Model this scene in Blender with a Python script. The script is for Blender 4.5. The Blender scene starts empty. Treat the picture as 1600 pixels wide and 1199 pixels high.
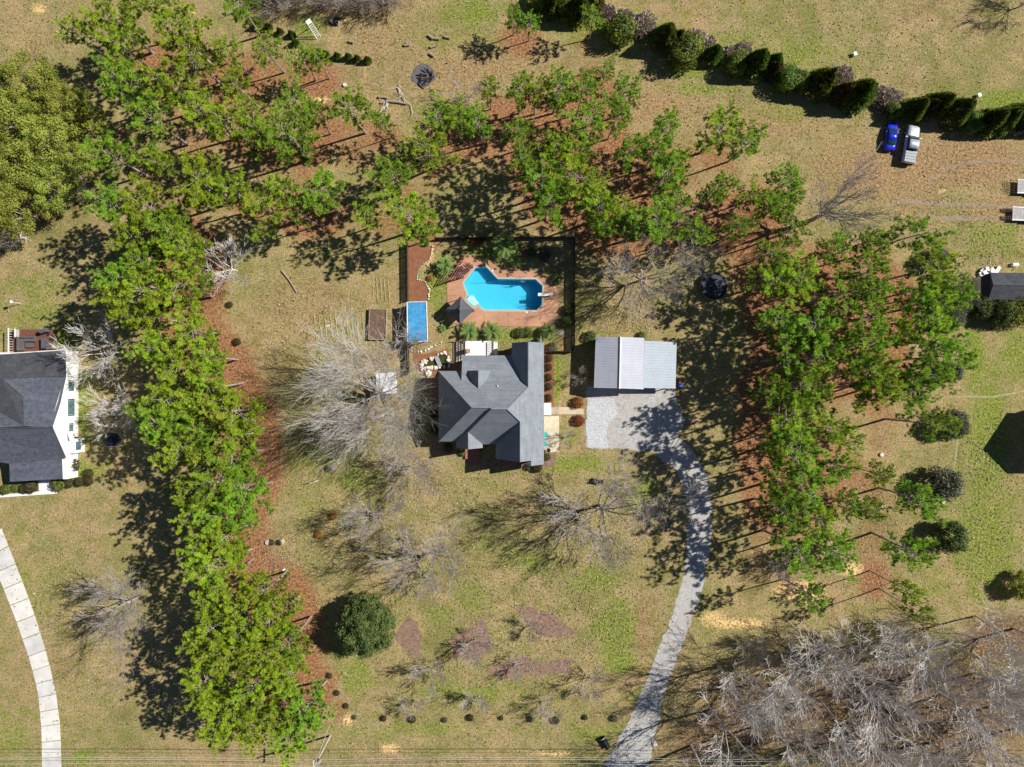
import bpy, math, random
import numpy as np
from mathutils import Vector

# ------------------------------------------------------------------ camera, sky, sun, exposure
scene = bpy.context.scene
COL = scene.collection
CAM_H = 110.0                      # drone height in metres; 10 px of the photograph = 1 m on the ground
cam_d = bpy.data.cameras.new('camera')
cam_d.sensor_fit = 'HORIZONTAL'
cam_d.angle = 2 * math.atan(80.0 / CAM_H)
cam_d.clip_start = 1.0
cam_d.clip_end = 5000.0
cam = bpy.data.objects.new('camera', cam_d)
cam.location = (0, 0, CAM_H)
COL.objects.link(cam)
scene.camera = cam

SUN_EL = math.radians(40.5)
SUN_H = Vector((0.956, 0.292, 0)).normalized()
to_sun = (SUN_H * math.cos(SUN_EL) + Vector((0, 0, math.sin(SUN_EL)))).normalized()
world = bpy.data.worlds.new('World')
scene.world = world
world.use_nodes = True
wn = world.node_tree.nodes
bg = wn['Background']
sky = wn.new('ShaderNodeTexSky')
sky.sky_type = 'NISHITA'
sky.sun_disc = False
sky.dust_density = 0.15
sky.ozone_density = 5.0
sky.altitude = 2200.0
sky.sun_elevation = SUN_EL
sky.sun_rotation = math.atan2(SUN_H.x, SUN_H.y)
bg.inputs['Strength'].default_value = 0.05
world.node_tree.links.new(sky.outputs['Color'], bg.inputs['Color'])
sun_d = bpy.data.lights.new('sun', 'SUN')
sun_d.energy = 5.0
sun_d.angle = math.radians(0.5)
sun_d.color = (1.0, 0.95, 0.87)
sun = bpy.data.objects.new('sun', sun_d)
sun.rotation_euler = to_sun.to_track_quat('Z', 'Y').to_euler()
sun.location = (60, 20, 80)
COL.objects.link(sun)
scene.view_settings.view_transform = 'Standard'
scene.view_settings.look = 'None'
scene.view_settings.exposure = 0.45
scene.view_settings.gamma = 1.0
scene.view_settings.use_curve_mapping = False

rng = np.random.default_rng(11)
random.seed(11)

# ------------------------------------------------------------------ helpers
def P(px, py, z=0.0):
    """true place of a thing of height z that stands at photo position px, py"""
    k = (CAM_H - z) / CAM_H / 10.0
    return Vector(((px - 800.0) * k, (600.0 - py) * k, z))

class MB:
    """collects polygons and links them as ONE mesh object"""
    def __init__(s):
        s.v = []; s.n = 0; s.li = []; s.lt = []; s.c = []
    def add(s, V, F, col=None):
        V = np.asarray(V, dtype=np.float32).reshape(-1, 3)
        if isinstance(F, np.ndarray):
            s.li.append((F + s.n).astype(np.int32).ravel())
            s.lt.append(np.full(len(F), F.shape[1], dtype=np.int32))
        else:
            s.li.append(np.array([i + s.n for f in F for i in f], dtype=np.int32))
            s.lt.append(np.array([len(f) for f in F], dtype=np.int32))
        s.v.append(V); s.n += len(V)
        if col is not None:
            s.c.append(np.asarray(col, dtype=np.float32))
        return s
    def box(s, c, size, rz=0.0, tilt=None):
        x, y, z = [d / 2.0 for d in size]
        V = np.array([[a, b, d] for d in (-z, z) for b in (-y, y) for a in (-x, x)])
        if tilt is not None:
            V = V @ np.array(tilt.to_matrix()).T
        cr, sr = math.cos(rz), math.sin(rz)
        V = np.stack([V[:, 0] * cr - V[:, 1] * sr, V[:, 0] * sr + V[:, 1] * cr, V[:, 2]], 1) + np.array(c)
        return s.add(V, [(0, 2, 3, 1), (4, 5, 7, 6), (0, 1, 5, 4), (2, 6, 7, 3), (0, 4, 6, 2), (1, 3, 7, 5)])
    def tube(s, pts, rad, k=6, cap=True):
        pts = np.asarray(pts, dtype=float); n = len(pts)
        rad = np.broadcast_to(np.asarray(rad, dtype=float), (n,))
        t = np.gradient(pts, axis=0)
        t /= np.linalg.norm(t, axis=1)[:, None] + 1e-9
        ref = np.array([0, 0, 1.0]) if abs(t[0, 2]) < 0.8 else np.array([1.0, 0, 0])
        u = np.cross(t, ref); u /= np.linalg.norm(u, axis=1)[:, None] + 1e-9
        w = np.cross(t, u)
        a = np.linspace(0, 2 * np.pi, k, endpoint=False)
        V = pts[:, None] + rad[:, None, None] * (u[:, None] * np.cos(a)[None, :, None] + w[:, None] * np.sin(a)[None, :, None])
        i = np.arange(n - 1)[:, None] * k; j = np.arange(k)[None]; j2 = (j + 1) % k
        Q = np.stack([i + j, i + j2, i + k + j2, i + k + j], -1).reshape(-1, 4)
        s.add(V.reshape(-1, 3), Q)
        if cap:
            s.add(V[0], [tuple(range(k))]); s.add(V[-1], [tuple(range(k))[::-1]])
        return s
    def prism(s, outline, z0, z1, bottom=False):
        n = len(outline)
        V = [(p[0], p[1], z0) for p in outline] + [(p[0], p[1], z1) for p in outline]
        F = [(i, (i + 1) % n, n + (i + 1) % n, n + i) for i in range(n)] + [tuple(range(n, 2 * n))]
        if bottom: F.append(tuple(range(n))[::-1])
        return s.add(V, F)
    def poly(s, pts):
        return s.add(pts, [tuple(range(len(pts)))])
    def mesh(s, name, mat, smooth=False):
        me = bpy.data.meshes.new(name)
        V = np.concatenate(s.v); li = np.concatenate(s.li); lt = np.concatenate(s.lt)
        me.vertices.add(len(V)); me.vertices.foreach_set('co', V.ravel())
        me.loops.add(len(li)); me.loops.foreach_set('vertex_index', li)
        me.polygons.add(len(lt))
        st = np.zeros(len(lt), dtype=np.int32); st[1:] = np.cumsum(lt)[:-1]
        me.polygons.foreach_set('loop_start', st)
        me.polygons.foreach_set('use_smooth', np.full(len(lt), bool(smooth)))
        me.materials.append(mat)
        if s.c:
            at = me.color_attributes.new('tone', 'FLOAT_COLOR', 'POINT')
            at.data.foreach_set('color', np.concatenate(s.c).ravel())
        me.update(calc_edges=True)
        return me
    def build(s, name, mat, parent=None, smooth=False, loc=None):
        return link(name, s.mesh(name, mat, smooth), parent, loc)

def link(name, data, parent=None, loc=None):
    o = bpy.data.objects.new(name, data); COL.objects.link(o)
    if parent: o.parent = parent
    if loc is not None: o.location = loc
    return o
def tag(o, label, cat, group=None):
    o['label'] = label; o['category'] = cat
    if group: o['group'] = group
    return o
def thing(name, label, cat, loc=(0, 0, 0), rz=0.0, group=None):
    o = link(name, None); o.location = loc; o.rotation_euler = (0, 0, rz); o.empty_display_size = 0.3
    return tag(o, label, cat, group)
def structure(o):
    o['kind'] = 'structure'; return o
def ordinal(n):
    return f"{n}{'th' if 10 <= n % 100 <= 20 else {1:'st',2:'nd',3:'rd'}.get(n % 10,'th')}"

# ------------------------------------------------------------------ materials
def srgb(r, g, b):
    f = lambda c: c / 12.92 if c <= 0.04045 else ((c + 0.055) / 1.055) ** 2.4
    return (f(r / 255), f(g / 255), f(b / 255), 1.0)
def nodes(name):
    m = bpy.data.materials.new(name); m.use_nodes = True
    nt = m.node_tree
    return m, nt, nt.nodes, nt.links, nt.nodes['Principled BSDF']
def noise(N, L, scale, detail=4, rough=0.6, coord=None):
    t = N.new('ShaderNodeTexNoise'); t.inputs['Scale'].default_value = scale
    t.inputs['Detail'].default_value = detail; t.inputs['Roughness'].default_value = rough
    if coord is not None: L.new(coord, t.inputs['Vector'])
    return t.outputs['Fac']
def ramp(N, L, fac, stops):
    r = N.new('ShaderNodeValToRGB'); L.new(fac, r.inputs['Fac'])
    el = r.color_ramp.elements
    while len(el) < len(stops): el.new(0.5)
    for e, (p, c) in zip(el, stops): e.position = p; e.color = c if len(c) == 4 else (*c, 1)
    return r.outputs['Color']
def mix(N, L, fac, a, b, mode='MIX'):
    m = N.new('ShaderNodeMix'); m.data_type = 'RGBA'; m.blend_type = mode
    for sock, v in ((m.inputs[0], fac), (m.inputs[6], a), (m.inputs[7], b)):
        if hasattr(v, 'is_output'): L.new(v, sock)
        else: sock.default_value = v
    return m.outputs[2]
def maths(N, L, op, a, b=0.0, clamp=False):
    m = N.new('ShaderNodeMath'); m.operation = op; m.use_clamp = clamp
    for sock, v in ((m.inputs[0], a), (m.inputs[1], b)):
        if hasattr(v, 'is_output'): L.new(v, sock)
        else: sock.default_value = v
    return m.outputs[0]
def surf(name, c, vary=0.25, scale=3.0, rough=0.85, bump=0.0, fine=30.0, metallic=0.0, spec=0.3, c2=None):
    """plain material with two scales of uneven colour"""
    m, nt, N, L, b = nodes(name)
    co = N.new('ShaderNodeTexCoord').outputs['Object']
    n1 = noise(N, L, scale, 5, 0.65, co); n2 = noise(N, L, fine, 3, 0.7, co)
    dark = tuple(x * (1 - vary) for x in c[:3]) + (1,); lite = tuple(min(1, x * (1 + vary)) for x in c[:3]) + (1,)
    if c2 is not None: dark = c2
    col = ramp(N, L, n1, [(0.3, dark), (0.7, lite)])
    col = mix(N, L, 0.5 * min(1, vary * 2), col, ramp(N, L, n2, [(0.3, dark), (0.7, lite)]))
    L.new(col, b.inputs['Base Color'])
    b.inputs['Roughness'].default_value = rough; b.inputs['Metallic'].default_value = metallic
    b.inputs['Specular IOR Level'].default_value = spec
    if bump:
        bn = N.new('ShaderNodeBump'); bn.inputs['Strength'].default_value = bump; bn.inputs['Distance'].default_value = 0.05
        L.new(n2, bn.inputs['Height']); L.new(bn.outputs[0], b.inputs['Normal'])
    return m
def leafmat(name, c_dark, c_lite, trans=0.35, hue=0.25):
    """leaves: per leaf tone from the mesh, per tree tone from the object"""
    m, nt, N, L, b = nodes(name)
    at = N.new('ShaderNodeAttribute'); at.attribute_name = 'tone'
    col = mix(N, L, at.outputs['Fac'], c_dark, c_lite)
    oi = N.new('ShaderNodeObjectInfo')
    hs = N.new('ShaderNodeHueSaturation')
    L.new(maths(N, L, 'ADD', maths(N, L, 'MULTIPLY', oi.outputs['Random'], 0.024 * hue / 0.25), 0.5 - 0.012 * hue / 0.25), hs.inputs['Hue'])
    L.new(maths(N, L, 'ADD', maths(N, L, 'MULTIPLY', oi.outputs['Random'], 0.28), 0.86), hs.inputs['Value'])
    L.new(col, hs.inputs['Color'])
    col = hs.outputs['Color']
    L.new(col, b.inputs['Base Color']); b.inputs['Roughness'].default_value = 0.55
    b.inputs['Specular IOR Level'].default_value = 0.25
    tr = N.new('ShaderNodeBsdfTranslucent'); L.new(col, tr.inputs['Color'])
    ms = N.new('ShaderNodeMixShader'); ms.inputs[0].default_value = trans
    L.new(b.outputs[0], ms.inputs[1]); L.new(tr.outputs[0], ms.inputs[2])
    L.new(ms.outputs[0], N['Material Output'].inputs['Surface'])
    return m

M = {}
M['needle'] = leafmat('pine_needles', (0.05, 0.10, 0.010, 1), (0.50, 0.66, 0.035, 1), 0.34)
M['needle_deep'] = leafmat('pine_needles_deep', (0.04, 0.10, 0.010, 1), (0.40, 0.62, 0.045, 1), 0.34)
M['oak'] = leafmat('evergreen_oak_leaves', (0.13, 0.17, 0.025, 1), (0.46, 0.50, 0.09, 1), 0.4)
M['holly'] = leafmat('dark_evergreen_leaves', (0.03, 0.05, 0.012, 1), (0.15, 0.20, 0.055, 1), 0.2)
M['cypress'] = leafmat('cypress_leaves', (0.055, 0.085, 0.018, 1), (0.22, 0.31, 0.05, 1), 0.3, 0.6)
M['brownleaf'] = leafmat('brown_leaves', (0.10, 0.07, 0.025, 1), (0.25, 0.18, 0.06, 1), 0.3)
M['rust'] = leafmat('rust_leaves', (0.16, 0.045, 0.015, 1), (0.32, 0.12, 0.04, 1), 0.2)
M['straw_grass'] = leafmat('straw_grass', (0.25, 0.11, 0.02, 1), (0.50, 0.27, 0.07, 1), 0.2)
M['clip'] = leafmat('clipped_shrub_leaves', (0.035, 0.035, 0.012, 1), (0.10, 0.085, 0.035, 1), 0.1)
M['clipgreen'] = leafmat('clipped_green_leaves', (0.06, 0.08, 0.015, 1), (0.17, 0.19, 0.04, 1), 0.1)
M['palm'] = leafmat('palm_leaves', (0.07, 0.14, 0.02, 1), (0.24, 0.34, 0.09, 1), 0.25)
M['grey_shrub'] = leafmat('grey_shrub_leaves', (0.05, 0.06, 0.035, 1), (0.16, 0.165, 0.11, 1), 0.15)
M['pale_grass'] = leafmat('pale_dry_grass', (0.30, 0.24, 0.19, 1), (0.55, 0.47, 0.40, 1), 0.2)
M['pale_leaf'] = leafmat('fallen_leaf', (0.13, 0.085, 0.055, 1), (0.50, 0.37, 0.24, 1), 0.1)
M['dry_tuft'] = leafmat('dry_tuft_blades', (0.22, 0.18, 0.10, 1), (0.56, 0.47, 0.30, 1), 0.15)
M['weed'] = leafmat('weed_blades', (0.06, 0.075, 0.02, 1), (0.20, 0.24, 0.06, 1), 0.15)
M['bark_pine'] = surf('pine_bark', (0.32, 0.27, 0.235, 1), 0.35, 2.0, 0.95)
M['bark_pale'] = surf('pale_bark', (0.47, 0.44, 0.41, 1), 0.25, 1.0, 0.9)
M['bark_wood'] = surf('woodland_bark', (0.52, 0.49, 0.465, 1), 0.25, 0.6, 0.9)
M['bark_white'] = surf('white_bark', (0.62, 0.59, 0.56, 1), 0.2, 1.0, 0.9)
M['bark_grey'] = surf('grey_bark', (0.36, 0.32, 0.29, 1), 0.3, 1.0, 0.9)
M['shingle'] = surf('grey_shingles', (0.21, 0.235, 0.262, 1), 0.15, 0.5, 0.95, 0.0, 9.0, spec=0.05)
M['shingle_dark'] = surf('charcoal_shingles', (0.105, 0.115, 0.145, 1), 0.45, 2.0, 0.95, 0.0, 5.0, spec=0.05)
M['shingle_black_shade'] = surf('black_and_shaded_shingles', (0.075, 0.078, 0.088, 1), 0.25, 0.8, 0.9, 0.3, 6.0, spec=0.1)
def weather(m, amt=0.35):
    """faint horizontal courses and run-off streaks on a roof"""
    nt = m.node_tree; N, L = nt.nodes, nt.links; b = N['Principled BSDF']; src = b.inputs['Base Color'].links[0].from_socket
    co = N.new('ShaderNodeTexCoord').outputs['Object']; mp = N.new('ShaderNodeMapping'); mp.inputs['Scale'].default_value = (0.25, 0.25, 5.0); L.new(co, mp.inputs[0])
    a = noise(N, L, 1.0, 4, 0.7, mp.outputs[0]); c = noise(N, L, 1.6, 5, 0.7, co)
    col = mix(N, L, amt, src, mix(N, L, 1.0, src, ramp(N, L, a, [(0.35, (0.55, 0.55, 0.57)), (0.65, (1.35, 1.35, 1.33))]), 'MULTIPLY'))
    col = mix(N, L, amt, col, mix(N, L, 1.0, col, ramp(N, L, c, [(0.35, (0.6, 0.6, 0.58)), (0.65, (1.3, 1.3, 1.3))]), 'MULTIPLY'))
    L.new(col, b.inputs['Base Color'])
weather(M['shingle'], 0.26); weather(M['shingle_dark'], 0.35); weather(M['shingle_black_shade'], 0.3)
M['white'] = surf('white_paint', (0.78, 0.78, 0.76, 1), 0.05, 1.0, 0.6)
M['cream'] = surf('cream_concrete', (0.62, 0.55, 0.40, 1), 0.08, 0.8, 0.9)
M['concrete'] = surf('pale_concrete', (0.62, 0.60, 0.56, 1), 0.18, 0.6, 0.9)
M['whiteslab'] = surf('white_slab', (0.74, 0.73, 0.72, 1), 0.06, 0.6, 0.85)
M['brick'] = surf('red_brick', (0.30, 0.13, 0.10, 1), 0.3, 2.0, 0.9)
M['brick_pale'] = surf('pale_brick', (0.42, 0.33, 0.27, 1), 0.2, 2.0, 0.9)
M['stain'] = surf('red_brown_deck', (0.15, 0.065, 0.045, 1), 0.25, 2.0, 0.75)
M['redwood'] = surf('red_wood', (0.33, 0.12, 0.10, 1), 0.2, 2.0, 0.75)
M['fence'] = surf('dark_fence_wood', (0.075, 0.055, 0.045, 1), 0.3, 2.0, 0.9)
M['wood'] = surf('weathered_wood', (0.30, 0.24, 0.18, 1), 0.25, 2.0, 0.9)
M['wood_pale'] = surf('pale_wood', (0.50, 0.43, 0.34, 1), 0.25, 2.0, 0.9)
M['soil'] = surf('garden_soil', (0.15, 0.10, 0.07, 1), 0.6, 3.0, 1.0, 0.5, 9.0)
M['mulch'] = surf('brown_mulch', (0.235, 0.15, 0.11, 1), 0.7, 2.2, 1.0, 0.6, 5.0)
M['redmulch'] = surf('red_mulch', (0.24, 0.105, 0.055, 1), 0.45, 1.5, 1.0, 0.5, 7.0)
M['stone'] = surf('pale_stone', (0.62, 0.57, 0.50, 1), 0.25, 3.0, 0.9)
M['ash'] = surf('grey_ash', (0.12, 0.11, 0.115, 1), 0.6, 1.5, 1.0, 0.4, 8.0)
M['char'] = surf('charred_wood', (0.03, 0.028, 0.03, 1), 0.5, 4.0, 0.9)
M['log'] = surf('cut_log_wood', (0.33, 0.25, 0.20, 1), 0.3, 4.0, 0.95)
M['black'] = surf('black_plastic', (0.018, 0.018, 0.022, 1), 0.3, 2.0, 0.6)
M['navy_mat'] = surf('trampoline_mat', (0.016, 0.020, 0.045, 1), 0.2, 2.0, 0.55, spec=0.5)
M['steel'] = surf('galvanised_steel', (0.42, 0.43, 0.45, 1), 0.2, 2.0, 0.5, metallic=0.3)
M['darkgrey'] = surf('dark_grey_cloth', (0.095, 0.10, 0.115, 1), 0.15, 1.0, 0.9)
M['midgrey'] = surf('grey_cushion', (0.11, 0.10, 0.10, 1), 0.2, 1.0, 0.9)
M['teal'] = surf('teal_plastic', (0.06, 0.42, 0.46, 1), 0.1, 1.0, 0.5)
M['redplastic'] = surf('red_plastic', (0.45, 0.06, 0.04, 1), 0.1, 1.0, 0.5)
M['blueplastic'] = surf('blue_plastic', (0.05, 0.12, 0.5, 1), 0.1, 1.0, 0.5)
M['glass'] = surf('window_glass', (0.09, 0.17, 0.19, 1), 0.1, 1.0, 0.12, spec=0.6)
M['carglass'] = surf('car_glass', (0.018, 0.05, 0.055, 1), 0.1, 1.0, 0.08, spec=0.6)
M['tyre'] = surf('tyre_rubber', (0.02, 0.02, 0.02, 1), 0.2, 5.0, 0.85)
M['bluepaint'] = surf('blue_car_paint', (0.012, 0.025, 0.50, 1), 0.05, 1.0, 0.25, spec=0.6)
M['silverpaint'] = surf('silver_car_paint', (0.50, 0.53, 0.56, 1), 0.05, 1.0, 0.35, metallic=0.3, spec=0.6)
M['tonneau'] = surf('grey_vinyl', (0.36, 0.38, 0.41, 1), 0.08, 1.0, 0.6)
M['lamp_red'] = surf('red_lens', (0.4, 0.02, 0.02, 1), 0.05, 1.0, 0.2)
M['terracotta'] = surf('terracotta_patio', (0.45, 0.245, 0.15, 1), 0.13, 0.35, 0.9, fine=12)
M['coping'] = surf('pool_coping', (0.46, 0.40, 0.31, 1), 0.15, 1.0, 0.85)
M['poolwall'] = surf('pool_liner', (0.08, 0.52, 0.70, 1), 0.05, 0.4, 0.6)
M['bluemetal'] = surf('blue_sheet_metal', (0.075, 0.34, 0.64, 1), 0.15, 0.8, 0.7, fine=4, spec=0.3)
M['metal_a'] = surf('white_sheet_metal', (0.43, 0.445, 0.51, 1), 0.05, 0.4, 0.8, spec=0.15)
M['metal_b'] = surf('pale_sheet_metal', (0.42, 0.475, 0.53, 1), 0.06, 0.4, 0.8, spec=0.15)
M['paper'] = surf('white_sheet', (0.75, 0.76, 0.78, 1), 0.1, 1.0, 0.6)
M['pondwater'] = surf('green_pond_water', (0.05, 0.055, 0.012, 1), 0.4, 1.0, 0.1, spec=0.6)
M['wire'] = surf('aluminium_wire', (0.55, 0.54, 0.50, 1), 0.1, 1.0, 0.5)

def gravel_mat(name, c0, c1, c2, worn):
    m, nt, N, L, b = nodes(name)
    co = N.new('ShaderNodeTexCoord').outputs['Object']
    f = noise(N, L, 7.0, 3, 0.8, co); g = noise(N, L, 0.35, 4, 0.6, co); h = noise(N, L, 1.3, 4, 0.6, co)
    col = ramp(N, L, f, [(0.36, c0), (0.5, c1), (0.64, c2)])
    col = mix(N, L, maths(N, L, 'MULTIPLY', ramp(N, L, g, [(0.42, (0, 0, 0)), (0.6, (1, 1, 1))]), worn), col, (0.40, 0.36, 0.31, 1))
    col = mix(N, L, maths(N, L, 'MULTIPLY', ramp(N, L, h, [(0.5, (0, 0, 0)), (0.68, (1, 1, 1))]), worn), col, (0.22, 0.21, 0.195, 1))
    L.new(col, b.inputs['Base Color']); b.inputs['Roughness'].default_value = 0.95
    bn = N.new('ShaderNodeBump'); bn.inputs['Strength'].default_value = 0.6; bn.inputs['Distance'].default_value = 0.05
    L.new(f, bn.inputs['Height']); L.new(bn.outputs[0], b.inputs['Normal'])
    return m
M['gravel'] = gravel_mat('gravel', (0.20, 0.20, 0.205, 1), (0.40, 0.395, 0.39, 1), (0.66, 0.65, 0.64, 1), 0.55)
M['gravel_white'] = gravel_mat('white_gravel', (0.26, 0.27, 0.29, 1), (0.46, 0.475, 0.50, 1), (0.74, 0.75, 0.77, 1), 0.12)

def water_mat():
    m, nt, N, L, b = nodes('pool_water')
    b.inputs['Base Color'].default_value = (0.55, 0.92, 1.0, 1)
    b.inputs['Roughness'].default_value = 0.03; b.inputs['IOR'].default_value = 1.33
    b.inputs['Transmission Weight'].default_value = 1.0
    bn = N.new('ShaderNodeBump'); bn.inputs['Strength'].default_value = 0.25; bn.inputs['Distance'].default_value = 0.05
    co = N.new('ShaderNodeTexCoord').outputs['Object']
    L.new(noise(N, L, 1.6, 3, 0.5, co), bn.inputs['Height']); L.new(bn.outputs[0], b.inputs['Normal'])
    # clear water: mostly see-through with a faint tint
    lp = N.new('ShaderNodeBsdfTransparent'); lp.inputs['Color'].default_value = (0.72, 0.95, 1.0, 1)
    ms = N.new('ShaderNodeMixShader'); ms.inputs[0].default_value = 0.78
    L.new(b.outputs[0], ms.inputs[1]); L.new(lp.outputs[0], ms.inputs[2])
    L.new(ms.outputs[0], N['Material Output'].inputs['Surface'])
    return m
M['water'] = water_mat()

# ------------------------------------------------------------------ tree positions (needed for the pine straw on the ground)
def inside(poly, x, y):
    c = False; n = len(poly)
    for i in range(n):
        x1, y1 = poly[i]; x2, y2 = poly[(i + 1) % n]
        if (y1 > y) != (y2 > y) and x < (x2 - x1) * (y - y1) / (y2 - y1) + x1: c = not c
    return c
def scatter(poly, d, seed, tries=6000):
    r = random.Random(seed); pts = []
    xs = [p[0] for p in poly]; ys = [p[1] for p in poly]
    for _ in range(tries):
        x = r.uniform(min(xs), max(xs)); y = r.uniform(min(ys), max(ys))
        if inside(poly, x, y) and all((x - a) ** 2 + (y - b) ** 2 > d * d for a, b in pts): pts.append((x, y))
    return pts
BELT = [(165, 322), (178, 352), (185, 385), (185, 430), (195, 480), (218, 520), (248, 560), (262, 610), (252, 665), (282, 700), (292, 760), (290, 820), (298, 880), (308, 960), (315, 1030), (332, 1085), (330, 1125), (365, 1150),
        (430, 1135), (465, 1160), (505, 1115), (485, 1070), (462, 1025), (455, 985), (435, 930), (385, 895), (355, 855), (375, 805), (392, 755), (380, 700), (372, 640), (362, 592), (330, 565), (318, 515), (300, 470), (285, 425), (300, 380), (285, 325), (235, 312)]
belt_pts = scatter(BELT, 39, 5)
belt_pts.sort(key=lambda p: p[1])
PINES_TOP = [  # crown centre x, y, crown radius (photo px), tree height (m)
 (178,28,40,14),(125,55,24,11),(192,74,34,13),(240,8,30,13),(283,50,38,14),(305,88,34,13),(357,80,22,10),(372,8,30,12),(197,132,35,13),(270,130,35,13),(372,132,24,11),
 (245,190,36,13),(150,190,20,8),(172,243,36,13),(320,182,34,13),(362,197,38,14),(253,255,24,12),(322,282,44,15),(365,300,30,14),(422,82,25,9),(475,97,24,8.5),(497,94,14,8.5),
 (462,162,30,12),(450,214,46,14),(407,207,36,13),(494,178,22,11),(550,172,34,12.5),(600,190,15,9),(682,188,28,11),(716,190,24,11),(750,195,27,11),(668,232,36,12),(612,275,32,12),
 (428,320,38,14),(440,295,22,12),(500,305,36,13.5),(470,330,20,12),(573,332,24,11),(642,335,42,13),(655,360,22,11),
 (802,30,12,6.5),(827,38,14,7),(926,34,19,7.5),(922,118,15,6.5),(948,110,16,7),(765,140,18,10),(812,143,24,11),(838,145,24,11),(870,140,30,12),(910,145,22,11),(968,150,27,11.5),(915,187,38,13),(962,187,22,11),
 (808,207,22,11),(1040,197,24,10.5),(1122,207,36,12),(1168,222,28,12),(820,245,30,12),(867,240,25,12),(910,238,22,11),(987,237,25,12),(1024,234,25,12),(1057,252,24,11),(1035,275,34,13),
 (900,282,42,14),(845,280,36,13),(1128,300,25,12),(857,318,32,13),(938,322,34,13),(972,335,24,12),(1022,350,38,13),(990,357,24,12),(1087,362,26,12),(1050,312,24,12),(1155,355,22,12),(940,355,22,12),
 (1170,310,24,12),(1200,325,22,12)]
PINES_RIGHT = [
 (1228,285,30,13),(1222,318,28,13),(1237,355,30,14),(1295,388,26,13),(1350,380,24,13),(1352,418,36,15),(1425,375,34,15),(1448,420,36,15),(1470,445,25,14),(1200,395,26,14),(1205,440,34,15),(1240,440,40,15),
 (1308,462,38,15),(1362,455,24,15),(1476,472,32,15),(1425,465,28,15),(1215,500,34,15),(1265,508,42,15),(1350,497,34,15),(1448,497,40,16),(1300,540,34,15),(1225,562,36,15),(1270,560,36,16),(1352,542,34,16),
 (1450,535,40,16),(1472,560,32,16),(1400,520,24,15),(1350,585,38,16),(1440,585,34,16),(1255,605,38,16),(1237,650,44,16),(1287,670,30,15),(1325,690,20,13),(1242,710,44,16),(1310,728,24,14),(1362,608,38,16),
 (1425,607,32,16),(1453,662,32,16),(1372,742,20,11),(1260,768,42,16),(1222,800,36,15),(1275,805,32,15),(1320,790,22,14),(1352,797,24,14),(1432,780,32,14),(1235,855,38,15),(1300,858,34,15),(1420,857,34,14),
 (1210,745,26,14),(1205,610,26,15),(1212,690,26,15),(1265,935,22,13),(1412,920,18,13),(1428,950,16,13)]
def pine_base(px, py, h):
    return P(px, py, 0.76 * h).xy
pine_rows = []
for (x, y) in belt_pts:
    r = 29 + 11 * random.random(); h = 12.3 + 2.4 * random.random()
    pine_rows.append((x, y, r, h, 'belt'))
for t in sorted(PINES_TOP): pine_rows.append((*t, 'top'))
for t in sorted(PINES_RIGHT, key=lambda t: t[1]): pine_rows.append((t[0], t[1], t[2] * 0.95, t[3] * ((0.80 if t[1] < 590 else 0.98) if t[0] < 1262 else 0.88 if t[0] < 1335 and t[1] < 620 else 0.97), 'right'))
WOOD = [(1120, 1075), (1190, 1035), (1290, 1030), (1400, 1000), (1480, 985), (1590, 985), (1690, 1010), (1700, 1280), (1120, 1280), (1080, 1150)]
wood_pts = [(x, y) for x, y in scatter(WOOD, 58, 9) if y < 1235]
wood_pts.sort()

# ------------------------------------------------------------------ ground
def axis(lo, hi, step):
    core = np.arange(lo, hi + 1e-6, step)
    far = np.array([6, 14, 30, 60, 120, 260, 600, 1500.0])
    return np.concatenate([lo - far[::-1], core, hi + far])
gx = axis(-92, 92, 0.45); gy = axis(-70, 70, 0.45)
GX, GY = np.meshgrid(gx, gy)
V = np.stack([GX.ravel(), GY.ravel(), np.zeros(GX.size)], 1)
nx, ny = len(gx), len(gy)
ii = (np.arange(ny - 1)[:, None] * nx + np.arange(nx - 1)[None]).ravel()
Q = np.stack([ii, ii + 1, ii + nx + 1, ii + nx], 1)
px = GX * 10 + 800; py = 600 - GY * 10
def blobs(lst):
    w = np.zeros_like(px)
    for (x, y, rx, ry, a) in lst:
        w = np.maximum(w, a * np.exp(-(((px - x) / rx) ** 2 + ((py - y) / ry) ** 2)))
    return w
straw = np.zeros_like(px)
for (x, y, r, h, kind) in pine_rows:
    b = pine_base(x, y, h)
    straw += 0.62 * np.exp(-(((GX - b.x) ** 2 + (GY - b.y) ** 2) / 3.6 ** 2))
straw = np.clip(straw, 0, 1.0)
straw = np.maximum(straw, blobs([(418, 850, 20, 60, .75), (405, 620, 14, 80, .6), (395, 540, 30, 60, .5), (440, 570, 60, 40, .5), (470, 1040, 25, 60, .9), (530, 1110, 22, 40, .7), (1060, 800, 26, 70, .35), (1005, 990, 22, 90, .65),
    (600, 640, 90, 60, .48), (650, 710, 60, 40, .52), (1110, 860, 30, 90, .45), (1180, 880, 40, 60, .6), (500, 440, 70, 40, .3), (430, 40, 40, 60, .55), (480, 130, 60, 30, .55), (560, 240, 90, 40, .7), (1080, 290, 50, 40, .6), (120, 250, 30, 40, .75), (640, 240, 60, 60, .6),
    (1380, 800, 50, 60, .6), (1380, 900, 50, 50, .6), (1370, 690, 40, 60, .6), (420, 680, 18, 60, .7), (860, 550, 14, 8, .9), (880, 540, 14, 20, .7), (720, 250, 50, 30, .5), (340, 390, 40, 25, .7)]))
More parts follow.
